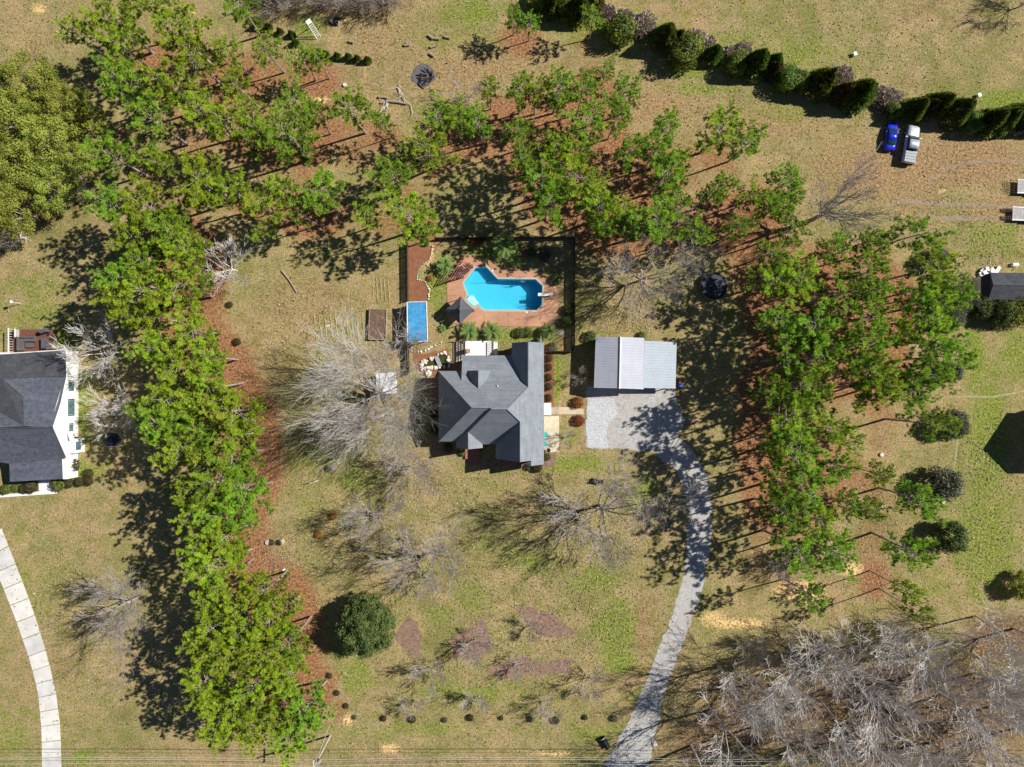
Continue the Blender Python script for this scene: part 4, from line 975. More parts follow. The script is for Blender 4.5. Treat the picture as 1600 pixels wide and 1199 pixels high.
t = thing('covered_grill', 'covered dark barbecue grill in the upper corner of the deck', 'grill', P(74, 518.5, zk), 0.3)
MB().box((0, 0, 0.5), (1.1, 0.6, 0.95)).build('cover', M['darkgrey'], t); MB().tube([(-0.5, 0, 0.95), (0.5, 0, 0.95)], 0.3, 10).build('lid', M['darkgrey'], t)
o = tag(MB().tube([(0, 0, 0), (0, 0, 0.7), (0, 0, 0.75)], [0.35, 0.35, 0.2], 10).build('water_barrel', M['teal'], None, loc=P(119, 584)), 'small green barrel against the white neighbour wall', 'barrel')

# right neighbour: dark shed roof, and the house whose shadow lies on the lawn at the right edge
t = thing('hip_roof_shed', 'shed with dark grey hip roof at the right edge behind shrubs', 'shed', (0, 0, 0))
def rc(x, y, z): return P(1500 + x / 4.61, 260 + y / 4.61, z)
a0, a1, a2, a3 = rc(218, 768, 2.6), rc(205, 962, 2.6), rc(760, 975, 2.6), rc(760, 772, 2.6)
h0, h1 = rc(240, 858, 3.8), rc(760, 866, 3.8)
wl0, wl1 = rc(150, 800, 2.0), rc(150, 915, 2.0)
for pts in ([a0, a3, h1, h0][::-1], [a1, a2, h1, h0], [a0, a1, h0][::1], [a0, wl0, wl1, a1]): slab(pts, 'roof_slope', 'shingle_black_shade', t)
W = offset(ccw([tuple(v.xy) for v in (a0, a1, a2, a3)]), -0.3); MB().prism(W, 0, 2.55).build('wall', M['white'], t)
W = offset(ccw([tuple(v.xy) for v in (a0 + Vector((-.1, 0, 0)), wl0, wl1, a1 + Vector((-.1, 0, 0)))]), -0.15); MB().prism(W, 0, 1.9).build('lean_to_wall', M['white'], t)
cap(h0, h1, t, 'shingle_black_shade', 0.08); cap(h0, a0, t, 'shingle_black_shade', 0.07); cap(h0, a1, t, 'shingle_black_shade', 0.07)
t = thing('right_neighbour_house', 'house just past the right edge whose gable shadow falls on the lawn', 'house', (0, 0, 0))
hx0 = 80.9; hy1, hy0, hyr = -3.5, -13.0, -8.1; he, hr = 3.2, 6.6
MB().box((hx0 + 8.1, (hy0 + hy1) / 2, he / 2), (15.6, hy1 - hy0 - 0.6, he)).build('wall', M['white'], t)
slab([(hx0, hy1, he), (hx0 + 16.4, hy1, he), (hx0 + 16.4, hyr, hr), (hx0, hyr, hr)], 'roof_slope', 'shingle_dark', t)
slab([(hx0, hy0, he), (hx0, hyr, hr), (hx0 + 16.4, hyr, hr), (hx0 + 16.4, hy0, he)], 'roof_slope', 'shingle_dark', t)
slab([(hx0 + 0.25, hy1, he), (hx0 + 0.25, hyr, hr - 0.05), (hx0 + 0.25, hy0, he)], 'gable_wall', 'white', t)

# ------------------------------------------------------------------ trees
def tuft_mesh(mb, cen, outd, rr, n, length, width, tone, upw=0.5, outw=0.5):
    """needle bursts: cen (k,3), outd (k,3)"""
    k = len(cen)
    d = rr.normal(size=(k, n, 3)); d /= np.linalg.norm(d, axis=2)[..., None]
    d = d + outd[:, None] * outw; d[..., 2] += upw * rr.random((k, 1)) + 0.1
    d /= np.linalg.norm(d, axis=2)[..., None]
    ln = length * (0.65 + 0.5 * rr.random((k, n, 1)))
    s = np.cross(d, np.array([0, 0, 1.0]) + 0.45 * rr.normal(size=(k, n, 3))); s /= np.linalg.norm(s, axis=2)[..., None] + 1e-9
    b = cen[:, None] + d * ln * 0.08
    V = np.stack([b - s * width * 0.5, b + s * width * 0.5, cen[:, None] + d * ln + s * width * 0.3, cen[:, None] + d * ln - s * width * 0.3], 2).reshape(-1, 3)
    F = np.arange(len(V)).reshape(-1, 4)
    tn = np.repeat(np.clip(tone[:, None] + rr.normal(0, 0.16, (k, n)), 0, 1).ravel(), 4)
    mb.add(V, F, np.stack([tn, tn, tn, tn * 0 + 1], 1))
def pine(seed, h=14.0, cr=3.4, nb=40):
    rr = np.random.default_rng(seed); tm = MB(); cm = MB()
    bend = rr.normal(0, 0.25, 2)
    zs = np.linspace(0, h * 0.97, 9); tt = zs / h
    ax = np.stack([bend[0] * np.sin(tt * 3), bend[1] * np.sin(tt * 2.5), zs], 1); ax -= ax[0]
    tm.tube(ax, 0.19 * (1 - tt * 0.85) + 0.015, 7)
    C = []; O = []; T = []
    lob = rr.uniform(0, 6.28, 3)
    for i in range(nb):
        u = ((i + rr.random()) / nb) ** 0.85; z = h * (0.52 + 0.46 * u); a = i * 2.4 + rr.normal(0, 0.35)
        prof = math.sqrt(max(0.03, 1 - ((u - 0.30) / 0.76) ** 2)) if u > 0.30 else 0.65 + 0.35 * u / 0.30
        ln = cr * prof * rr.uniform(0.6, 1.12) * (1 + 0.18 * math.sin(2 * a + lob[0]))
        up = -0.05 + 0.75 * u + rr.normal(0, 0.1)
        p0 = np.array([np.interp(z, zs, ax[:, 0]), np.interp(z, zs, ax[:, 1]), z]); dr = np.array([math.cos(a), math.sin(a), 0])
        pts = np.array([p0 + dr * ln * q + np.array([0, 0, ln * up * q * (0.6 + 0.5 * q)]) + rr.normal(0, 0.05, 3) * q * ln * 0.5 for q in (0, 0.35, 0.7, 1.0)])
        tm.tube(pts, [0.055, 0.04, 0.028, 0.012], 4, False)
        m = max(3, int(2 + ln * 3.0))
        for q in np.linspace(0.40, 1.02, m):
            base = np.array([np.interp(q, (0, .35, .7, 1), pts[:, j]) for j in range(3)])
            for w in range(2 if rr.random() < 0.45 else 1):
                lat = np.array([-dr[1], dr[0], 0]) * rr.normal(0, 0.36) * (0.4 + 0.35 * ln) * (1.15 - 0.6 * q)
                c = base + lat + np.array([0, 0, rr.normal(0.1, 0.14)])
                if np.linalg.norm(lat) > 0.3: tm.tube([base, c], [0.018, 0.01], 3, False)
                C.append(c); O.append(dr + np.array([0, 0, 0.3])); T.append(np.clip(0.02 + 0.55 * u + 0.40 * q - 0.1 + rr.normal(0, 0.2), 0, 1))  # tone falls inward and downward, painting the crown's inner shade into the needles
    for _ in range(4): C.append(ax[-1] + rr.normal(0, 0.25, 3)); O.append(np.array([0, 0, 1.0])); T.append(0.8)
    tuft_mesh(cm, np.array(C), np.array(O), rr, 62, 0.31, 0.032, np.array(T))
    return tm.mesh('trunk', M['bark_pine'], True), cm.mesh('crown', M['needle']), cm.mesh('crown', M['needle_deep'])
PINE_OPEN = [pine(150 + k, 14.0, 3.3 + 0.15 * (k % 3), 22 + 2 * (k % 3)) for k in range(5)]
PINE = [pine(100 + k, 14.0, 3.4 + 0.15 * (k % 3), 23 + 3 * (k % 4)) for k in range(9)]
def put_tree(name, trunk, crown, loc, rz, s, sz, label, cat, group, lean=(0, 0)):
    t = thing(name, label, cat, loc, rz, group); t.scale = (s, s, sz); t.rotation_euler = (lean[0], lean[1], rz)
    if trunk: link('trunk', trunk, t)
    if crown: link('crown', crown, t)
    return t
cnt = {'belt': 0, 'top': 0, 'right': 0}; tot = {k: sum(1 for r in pine_rows if r[4] == k) for k in cnt}
for i, (x, y, r, h, kind) in enumerate(pine_rows):
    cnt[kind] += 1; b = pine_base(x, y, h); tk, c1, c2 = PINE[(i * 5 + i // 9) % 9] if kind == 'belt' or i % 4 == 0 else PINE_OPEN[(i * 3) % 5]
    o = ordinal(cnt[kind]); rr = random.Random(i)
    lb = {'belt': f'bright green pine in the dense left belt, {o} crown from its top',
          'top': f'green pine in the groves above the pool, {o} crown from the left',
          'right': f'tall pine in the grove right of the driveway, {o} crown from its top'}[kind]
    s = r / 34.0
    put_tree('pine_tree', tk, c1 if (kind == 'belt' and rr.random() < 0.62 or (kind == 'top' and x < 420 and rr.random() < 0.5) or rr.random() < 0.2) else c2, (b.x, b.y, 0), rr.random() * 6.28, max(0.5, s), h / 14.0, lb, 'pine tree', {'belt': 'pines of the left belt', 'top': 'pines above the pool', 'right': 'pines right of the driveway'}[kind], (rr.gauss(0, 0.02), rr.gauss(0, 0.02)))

def leafy(seed, rx, rz, shape='round', n=6000, size=0.22, clump=0.25, z0=0.0, mats='holly', upright=0.0, core=0.25, lumps=26, lw=0.025):
    """crown of single leaves in clumps; rx radius, rz height"""
    rr = np.random.default_rng(seed)
    d = rr.normal(size=(lumps * 4, 3)); d /= np.linalg.norm(d, axis=1)[:, None]; amp = rr.uniform(-1, 1, lumps * 4)
    v = rr.normal(size=(n, 3)); v /= np.linalg.norm(v, axis=1)[:, None]
    lum = np.zeros(n)
    for k in range(lumps * 4): lum += amp[k] * np.exp(-((1 - v @ d[k]) / lw))
    lum = np.clip(lum, -1, 1)
    q = np.clip(1 + clump * lum - core * rr.random(n) ** 2.0 + rr.normal(0, 0.03, n), 0.1, 1.6)
    p = v * q[:, None]
    if shape == 'cone':
        zz = (p[:, 2] + 1) / 2; sc = np.clip(1.12 - zz, 0.05, 1) ** 0.85 * 1.15
        r_ = np.maximum(np.linalg.norm(p[:, :2], axis=1), 1e-3); rad = np.minimum(1, r_ / np.sqrt(np.maximum(0.05, 1 - np.clip(p[:, 2], -.97, .97) ** 2)))
        p[:, :2] = p[:, :2] / r_[:, None] * (rad * sc)[:, None]
        C = np.stack([p[:, 0] * rx, p[:, 1] * rx, z0 + zz * rz], 1)
    else:
        C = np.stack([p[:, 0] * rx, p[:, 1] * rx, z0 + (np.maximum(p[:, 2], -0.75) + 0.8) / 1.8 * rz], 1)
    nrm = v + rr.normal(0, 0.55, (n, 3)) + np.array([0, 0, 0.25]); nrm /= np.linalg.norm(nrm, axis=1)[:, None]
    a = np.cross(nrm, rr.normal(size=(n, 3))); a /= np.linalg.norm(a, axis=1)[:, None] + 1e-9
    if upright: a = a * (1 - upright) + v * upright; a[:, 2] += upright; a /= np.linalg.norm(a, axis=1)[:, None]
    b = np.cross(nrm, a); b /= np.linalg.norm(b, axis=1)[:, None] + 1e-9
    L1 = size * rr.uniform(0.6, 1.3, (n, 1)); L2 = L1 * 0.5
    V = np.stack([C - a * L1, C + b * L2, C + a * L1, C - b * L2], 1).reshape(-1, 3); V[:, 2] = np.maximum(V[:, 2], 0.02)
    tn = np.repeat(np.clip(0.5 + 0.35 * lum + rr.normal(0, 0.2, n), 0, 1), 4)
    mb = MB(); mb.add(V, np.arange(4 * n).reshape(-1, 4), np.stack([tn, tn, tn, tn * 0 + 1], 1))
    return mb
def clumpy(seed, R_, H_, n, cl, per, size, z0=1.0, flat=0.75):
    """crown of many separate leaf clumps with gaps between them"""
    rr = np.random.default_rng(seed); mb = MB()
    for k in range(n):
        v = rr.normal(size=3); v /= np.linalg.norm(v); v[2] = abs(v[2]) * 1.1 - 0.25; q = rr.uniform(0.45, 1.0) ** 0.6
        c = np.array([v[0] * R_ * q, v[1] * R_ * q, z0 + H_ * 0.35 + v[2] * H_ * 0.6 * q]); r = cl * rr.uniform(0.6, 1.3)
        u = rr.normal(size=(per, 3)); u /= np.linalg.norm(u, axis=1)[:, None]
        C = c + u * (r * rr.uniform(0.35, 1.05, (per, 1)) ** 0.7) * np.array([1, 1, flat])
        nrm = u + rr.normal(0, 0.6, (per, 3)) + np.array([0, 0, 0.6]); nrm /= np.linalg.norm(nrm, axis=1)[:, None]
        a = np.cross(nrm, rr.normal(size=(per, 3))); a /= np.linalg.norm(a, axis=1)[:, None] + 1e-9; b = np.cross(nrm, a)
        L1 = size * rr.uniform(0.6, 1.3, (per, 1)); V_ = np.stack([C - a * L1, C + b * L1 * 0.5, C + a * L1, C - b * L1 * 0.5], 1).reshape(-1, 3); V_[:, 2] = np.maximum(V_[:, 2], 0.03)
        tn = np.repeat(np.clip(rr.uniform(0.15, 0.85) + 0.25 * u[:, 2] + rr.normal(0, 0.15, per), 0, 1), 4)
        mb.add(V_, np.arange(4 * per).reshape(-1, 4), np.stack([tn, tn, tn, tn * 0 + 1], 1))
    return mb
def stem(h, r): return MB().tube([(0, 0, 0), (0.04, 0.02, h * 0.5), (0, 0, h)], [r, r * 0.8, r * 0.4], 6).mesh('trunk', M['bark_grey'])

def bare(seed, h, spread, nlimb=7, depth=4, trunk_frac=0.25, up=0.55, kids=(5, 5, 4), thick=0.16, tmin=0.016, mat='bark_pale', wob=0.13, limb=0.6):
    """leafless tree: trunk mesh with main limbs, crown mesh of branches and twigs"""
    rr = random.Random(seed); tm = MB(); cm = MB(); f0 = h * trunk_frac
    def grow(p, d, ln, r, lev):
        n = 4 if lev < 2 else 3; pts = [p]; q = Vector(p); dd = Vector(d)
        for k in range(n):
            dd = (dd + Vector((rr.gauss(0, wob), rr.gauss(0, wob), rr.gauss(0.05, wob * .75)))).normalized(); q = q + dd * ln / n; pts.append(tuple(q))
        rads = [max(tmin, r * (1 - 0.65 * k / n)) for k in range(n + 1)]
        (tm if lev == 0 else cm).tube(pts, rads, 5 if lev == 0 else 3, False)
        if lev >= depth - 1: return
        for _ in range(kids[min(lev, len(kids) - 1)] + rr.randint(-1, 1)):
            u = rr.uniform(0.3, 1.0); k = min(n - 1, int(u * n)); base = Vector(pts[k]).lerp(Vector(pts[k + 1]), u * n - k)
            ax_ = (Vector(pts[k + 1]) - Vector(pts[k])).normalized()
            side = ax_.cross(Vector((rr.gauss(0, 1), rr.gauss(0, 1), rr.gauss(0, 1)))).normalized()
            nd = (ax_ * rr.uniform(0.8, 1.2) + side * rr.uniform(0.35, 0.75) + Vector((0, 0, 0.12))).normalized()
            grow(tuple(base), nd, ln * rr.uniform(0.42, 0.72), max(tmin, rads[k] * 0.6), lev + 1)
    tm.tube([(0, 0, 0), (rr.gauss(0, .05), rr.gauss(0, .05), f0 * 0.5), (0, 0, f0), (rr.gauss(0, .2), rr.gauss(0, .2), f0 * 1.6)], [thick * 1.15, thick, thick * 0.9, thick * 0.5], 7)
    for k in range(nlimb):
        a = k * 2.4 + rr.gauss(0, .3); e = up + rr.gauss(0, .18) + (0.5 if k % 3 == 0 else 0); d = Vector((math.cos(a), math.sin(a), e)).normalized()
        tgt = min(h - f0, 1e9); ln = min(spread / max(0.25, math.hypot(d.x, d.y)), (h - f0) / max(0.2, d.z)) * rr.uniform(0.75, 1.0)
        grow((0, 0, f0 * rr.uniform(0.85, 1.5)), d, ln, thick * limb, 0)
    return tm.mesh('trunk', M[mat], True), cm.mesh('crown', M[mat])
# the big round dark evergreen on the front lawn
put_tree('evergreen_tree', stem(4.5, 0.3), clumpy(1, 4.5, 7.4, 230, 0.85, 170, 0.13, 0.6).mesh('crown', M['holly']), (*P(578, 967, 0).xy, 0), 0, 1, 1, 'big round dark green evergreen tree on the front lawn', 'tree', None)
# evergreen oaks in the top left corner
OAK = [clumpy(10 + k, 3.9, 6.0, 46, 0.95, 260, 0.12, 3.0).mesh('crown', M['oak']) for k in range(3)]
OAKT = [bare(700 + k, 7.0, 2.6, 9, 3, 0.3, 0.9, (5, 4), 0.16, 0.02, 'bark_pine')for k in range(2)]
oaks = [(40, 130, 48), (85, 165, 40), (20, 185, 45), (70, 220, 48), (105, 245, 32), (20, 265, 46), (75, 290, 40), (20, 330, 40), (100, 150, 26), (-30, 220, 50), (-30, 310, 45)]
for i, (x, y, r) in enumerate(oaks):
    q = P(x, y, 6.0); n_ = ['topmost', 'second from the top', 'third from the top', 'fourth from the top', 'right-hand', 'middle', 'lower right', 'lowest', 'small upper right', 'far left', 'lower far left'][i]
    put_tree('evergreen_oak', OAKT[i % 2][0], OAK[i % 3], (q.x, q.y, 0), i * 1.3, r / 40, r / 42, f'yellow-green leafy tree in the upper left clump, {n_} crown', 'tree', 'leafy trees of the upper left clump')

def bare_tree(name, gen, x, y, label, group=None, s=1.0, rz=0.0, lean=(0, 0), z=0.0):
    q = P(x, y); return put_tree(name, gen[0], gen[1], (q.x, q.y, 0), rz, s, s, label, 'bare tree', group, lean)
G_BIG = bare(1, 13, 9.0, 26, 4, 0.16, 0.95, (8, 6, 6), 0.36, 0.015, 'bark_pale', 0.09, 0.32)
bare_tree('bare_tree', G_BIG, 598, 616, 'huge bare grey tree with radiating branches left of the house', None, 0.76)
G_MED = [bare(20 + k, 9, 4.6, 9, 5, 0.22, 0.7, (6, 5, 4, 3), 0.17, 0.014, 'bark_grey') for k in range(3)]
G_WHT = [bare(30 + k, 7, 3.6, 8, 4, 0.22, 0.7, (6, 5, 4), 0.13, 0.018, 'bark_white') for k in range(2)]
G_SML = [bare(40 + k, 3.8, 2.0, 7, 4, 0.25, 0.8, (6, 5, 4), 0.07, 0.012, 'bark_grey') for k in range(2)]
G_BR = [bare(60 + k, 6.5, 3.6, 9, 5, 0.18, 0.8, (6, 5, 4, 3), 0.11, 0.012, 'bark_grey') for k in range(2)]
for (gen, x, y, s, lb) in ((G_MED[0], 935, 790, 1.28, 'large bare tree on the front lawn below the gravel pad'), (G_MED[1], 682, 862, 0.95, 'bare tree on the front lawn above the round evergreen'), (G_MED[2], 998, 440, 1.08, 'bare grey tree between the pool yard and the trampoline'),
        (G_BR[0], 645, 728, 0.9, 'bare brownish tree at the lower left corner of the house'), (G_BR[1], 602, 806, 0.9, 'slim bare tree left of centre on the front lawn'), (G_MED[1], 218, 932, 0.95, 'bare tree at the left side of the pine belt near the curved driveway'),
        (G_WHT[0], 370, 424, 0.92, 'small pale bare tree right of the pine belt'), (G_WHT[1], 188, 552, 1.0, 'white-barked bare tree beside the neighbour house and its deck'), (G_WHT[0], 205, 648, 0.85, 'white-barked bare tree leaning toward the neighbour wall'),
        (G_SML[0], 742, 1000, 1.15, 'little bare tree in the kite-shaped mulch bed'), (G_SML[1], 672, 1042, 1.1, 'little bare tree below the leftmost mulch bed'), (G_SML[0], 748, 1088, 0.9, 'little bare tree in the bottom row, second from left'), (G_SML[1], 648, 1094, 0.8, 'little bare tree in the bottom row, first from left'),
        (G_SML[1], 922, 1058, 1.0, 'little bare tree right of the lowest mulch bed'), (G_SML[0], 856, 1094, 0.85, 'little bare tree in the bottom row, third from left'), (G_SML[0], 830, 978, 0.8, 'little bare tree in the upper right mulch bed'), (G_SML[1], 812, 1035, 0.8, 'little bare tree in the long mulch bed'),
        (G_SML[1], 905, 588, 0.62, 'small pale bare shrub in the shade of the metal-roof garage'), (G_SML[0], 645, 540, 0.75, 'small bare shrub by the lower corner of the blue shed'), (G_SML[1], 733, 158, 1.1, 'small dead tree above the pine row near the fire pit'), (G_SML[0], 888, 683, 0.6, 'thin bare sapling beside the cream patio')):
    bare_tree('bare_tree', gen, x, y, lb, None, s, x * 0.37)
bare_tree('bare_tree', bare(77, 13, 5.0, 9, 4, 0.42, 1.1, (6, 5, 5), 0.40, 0.02, 'bark_grey', 0.1, 0.5), 1258, 349, 'big dark bare tree at the edge of the dirt field', None, 0.82, 0.6, (0.04, 0.12))
bare_tree('bare_tree', G_MED[0], 1592, 12, 'bare tree in the upper right corner of the field', None, 0.55, 1.0)
G_WD = [bare(80 + k, 14, 4.6, 7, 4, 0.40, 1.15, (6, 5, 4), 0.18, 0.020, 'bark_wood', 0.11, 0.5) for k in range(5)]
for i, (x, y) in enumerate(wood_pts):
    q = P(x, y, 7.0); rr = random.Random(i + 500)
    put_tree('bare_tree', *G_WD[i % 5], (q.x, q.y, 0), rr.random() * 6.28, rr.uniform(0.75, 1.1), rr.uniform(0.75, 1.1), f'leafless tree in the lower right wood, {ordinal(i + 1)} from its left edge', 'bare tree', 'leafless trees of the lower right wood', (rr.gauss(0, .07), rr.gauss(0, .07)))
G_BRUSH = bare(99, 3.2, 2.4, 12, 4, 0.08, 0.9, (6, 5, 4), 0.05, 0.012, 'bark_grey')
for i, (x, y) in enumerate(((430, 8), (465, 5), (505, 4), (545, 6), (580, 2), (610, 5), (90, 290), (120, 300), (20, 372), (1240, 1012), (1300, 1005), (1170, 1010), (1380, 985), (1220, 880), (1480, 470))):
    bare_tree('brush', G_BRUSH, x, y, ['leftmost dark brush at the top edge', 'second dark brush at the top edge', 'third dark brush at the top edge', 'fourth dark brush at the top edge', 'fifth dark brush at the top edge', 'rightmost dark brush at the top edge', 'brown brush right of the upper left clump, upper',
        'brown brush right of the upper left clump, lower', 'brown brush under the upper left clump', 'brown brush at the wood edge, second from left', 'brown brush at the wood edge, third from left', 'brown brush at the wood edge, leftmost', 'brown brush at the wood edge, rightmost', 'bare brush among the lowest right pines', 'bare brush by the dark hip-roof shed'][i], 'brush thickets', 1.0, i * 1.1)

# evergreen row at the upper right
CYP = [leafy(200 + k, 1.5, 4.6, 'cone', 4200, 0.20, 0.42, 0.05, upright=0.7, core=0.45, lumps=30).mesh('crown', M['cypress']) for k in range(3)]
CYPB = leafy(207, 1.3, 4.6, 'cone', 3000, 0.17, 0.30, 0.05, upright=0.5, core=0.3).mesh('crown', M['brownleaf'])
RND = [leafy(210 + k, 2.2, 3.6, 'round', 4800, 0.17, 0.22, 0.0, core=0.4, lumps=40).mesh('crown', M['cypress']) for k in range(2)]
hedge = [(838, 10, 'r', .8), (862, 15, 'c', 1), (885, 18, 'r', .9), (905, 25, 'c', 1.1), (930, 14, 'b', .9), (968, 56, 'r', 1.15), (1036, 68, 'c', 1.1), (1058, 66, 'c', .7), (1066, 90, 'r', 1.25), (1112, 92, 'c', .8), (1148, 108, 'r', .9), (1176, 108, 'c', 1.15), (1202, 108, 'c', .9), (1205, 118, 'b', .8),
         (1226, 130, 'r', .95), (1246, 134, 'r', .8), (1276, 138, 'c', 1.2), (1310, 152, 'b', 1.0), (1332, 156, 'c', 1.25), (1345, 152, 'c', .9), (1390, 178, 'r', .6), (1420, 178, 'c', 1.0), (1440, 176, 'b', .9), (1455, 172, 'c', 1.1), (1484, 182, 'c', 1.15), (1515, 198, 'r', .8), (1536, 196, 'c', 1.1), (1556, 194, 'c', 1.1), (1580, 186, 'c', 1.0), (1604, 196, 'c', 1.0)]
for i, (x, y, k, s) in enumerate(hedge):
    cr_ = {'c': CYP[i % 3], 'r': RND[i % 2], 'b': CYPB}[k]; q = P(x, y)
    put_tree('hedge_evergreen', stem(1.5, 0.1), cr_, (q.x, q.y, 0), i * 1.7, s * (1.18 if k != 'r' else 0.92), s * 1.05, f"{ {'c': 'dark cone-shaped', 'r': 'dark rounded', 'b': 'brownish cone-shaped'}[k]} evergreen, {ordinal(i + 1)} from the left in the upper right row", 'evergreen', 'evergreen row at the upper right')
PG = leafy(230, 1.4, 0.9, 'round', 1500, 0.22, 0.3, 0.0, upright=0.5, core=0.7).mesh('crown', M['pale_grass'])
for i, (x, y) in enumerate(((950, 20), (975, 32), (1003, 45), (1022, 56), (1088, 66), (1100, 78), (1140, 84), (1158, 86), (1310, 128), (1318, 136), (1372, 152), (1384, 160), (1372, 166), (1505, 178), (1590, 192))):
    o = link('dry_grass_clump', PG); q = P(x, y); o.location = (q.x, q.y, 0); o.rotation_euler = (0, 0, i * 1.3); s = 0.8 + 0.3 * (i % 3); o.scale = (s, s, s)
    tag(o, f'pale dry grass clump behind the evergreen row, {ordinal(i + 1)} from the left', 'grass clump', 'pale grass along the evergreen row')

# loose leaves, weeds and dry tufts on the lawn: nobody could count them
def litter_stuff(name, label, cat, mat, n, seed, spots, size, spread, flat):
    rr = np.random.default_rng(seed); sp_ = np.array(spots, dtype=float); w = sp_[:, 3] / sp_[:, 3].sum(); k = rr.choice(len(sp_), n, p=w)
    c = sp_[k, :2] + rr.normal(size=(n, 2)) * sp_[k, 2:3]
    clus = rr.normal(size=(n // 12 + 1, 2)); grp = rr.integers(0, len(clus), n)
    c = c * 0.35 + (sp_[k, :2] + clus[grp] * sp_[k, 2:3]) * 0.65 + rr.normal(size=(n, 2)) * spread
    X = (c[:, 0] - 800) / 10; Y = (600 - c[:, 1]) / 10
    okp = ~(((c[:, 0] > 640) & (c[:, 0] < 900) & (c[:, 1] > 370) & (c[:, 1] < 735)) | ((c[:, 0] > 915) & (c[:, 0] < 1075) & (c[:, 1] > 520) & (c[:, 1] < 705)) | ((c[:, 0] < 125) & (c[:, 1] > 510) & (c[:, 1] < 780)))
    X, Y = X[okp], Y[okp]; n = len(X); a = rr.random(n) * 6.283; L1 = size * rr.uniform(0.5, 1.4, n); up = flat * rr.random(n)
    u = np.stack([np.cos(a), np.sin(a), up], 1) * L1[:, None]; v = np.stack([-np.sin(a), np.cos(a), 0.6 * up], 1) * L1[:, None] * 0.55
    C = np.stack([X, Y, 0.035 + 0.5 * L1 * up], 1); V_ = np.stack([C - u * 0.5, C + v * 0.5, C + u * 0.5, C - v * 0.5], 1).reshape(-1, 3); V_[:, 2] = np.maximum(V_[:, 2], 0.026)
    tn = np.repeat(rr.random(n), 4); o = MB().add(V_, np.arange(4 * n).reshape(-1, 4), np.stack([tn, tn, tn, tn * 0 + 1], 1)).build(name, M[mat])
    o['kind'] = 'stuff'; tag(o, label, cat)
lawn = [(560, 770, 90, 1.2), (720, 800, 110, 1.5), (880, 900, 100, 1.5), (760, 1010, 110, 1.6), (960, 980, 60, 1), (500, 860, 60, .8), (600, 1110, 120, 1), (900, 1130, 110, .8), (480, 500, 70, 1), (980, 500, 60, .8), (1250, 80, 160, 2), (1450, 90, 130, 1.6), (700, 80, 120, 1.4), (1100, 200, 120, 1.2), (1480, 300, 80, 1), (1550, 720, 50, .9), (1540, 850, 60, .9), (80, 900, 70, .8), (160, 1080, 80, .8), (60, 450, 60, .6), (60, 60, 60, .6), (1550, 400, 40, .5)]
under = [(600, 640, 80, 2), (650, 730, 50, 1.2), (1400, 1100, 170, 4), (1180, 1120, 90, 2), (700, 880, 60, 1), (940, 830, 80, 1.6), (1020, 470, 60, 1), (550, 30, 90, 1), (1300, 330, 70, .8), (430, 870, 30, .7), (1380, 800, 60, 1), (1380, 900, 70, 1), (850, 1030, 70, .8)]
litter_stuff('fallen_leaves', 'loose brown fallen leaves strewn on the ground', 'leaves', 'pale_leaf', 15000, 1, under, 0.24, 4, 0.5)
litter_stuff('dry_grass', 'pale dry grass tufts across the lawns and field', 'grass', 'dry_tuft', 12000, 2, lawn, 0.26, 5, 0.7)
litter_stuff('weeds', 'small dark green weeds across the lawns and field', 'weeds', 'weed', 9000, 3, lawn, 0.24, 4, 0.7)

# shrubs
SH = {k: [leafy(300 + 10 * j + i, 1.0, 1.3, 'round', 1500, 0.10, 0.16, 0.0, core=0.3, lumps=24).mesh('foliage', M[k]) for i in range(2)] for j, k in enumerate(('holly', 'clip', 'clipgreen', 'rust', 'grey_shrub', 'straw_grass', 'cypress'))}
BIGSH = {k: clumpy(400 + j, 0.85, 1.15, 60, 0.26, 130, 0.045, 0.05).mesh('foliage', M[k]) for j, k in enumerate(('holly', 'grey_shrub', 'oak'))}
def shrub(x, y, r, kind, label, hz=1.0, big=False, group=None, name='shrub', cat='shrub', el=1.0):
    o = link(name, BIGSH[kind] if big else SH[kind][int(x + y) % 2]); q = P(x, y); o.location = (q.x, q.y, 0); o.rotation_euler = (0, 0, x * 0.7); o.scale = (r / 10 * el, r / 10, r / 10 * hz); tag(o, label, cat, group)
for i, y in enumerate((561, 575, 590.5, 605, 622.5)): shrub(856.5, y, 6.2, 'clip', f'clipped round dark shrub along the right house wall, {ordinal(i + 1)} from the top', 1.0, group='clipped shrubs along the right house wall')
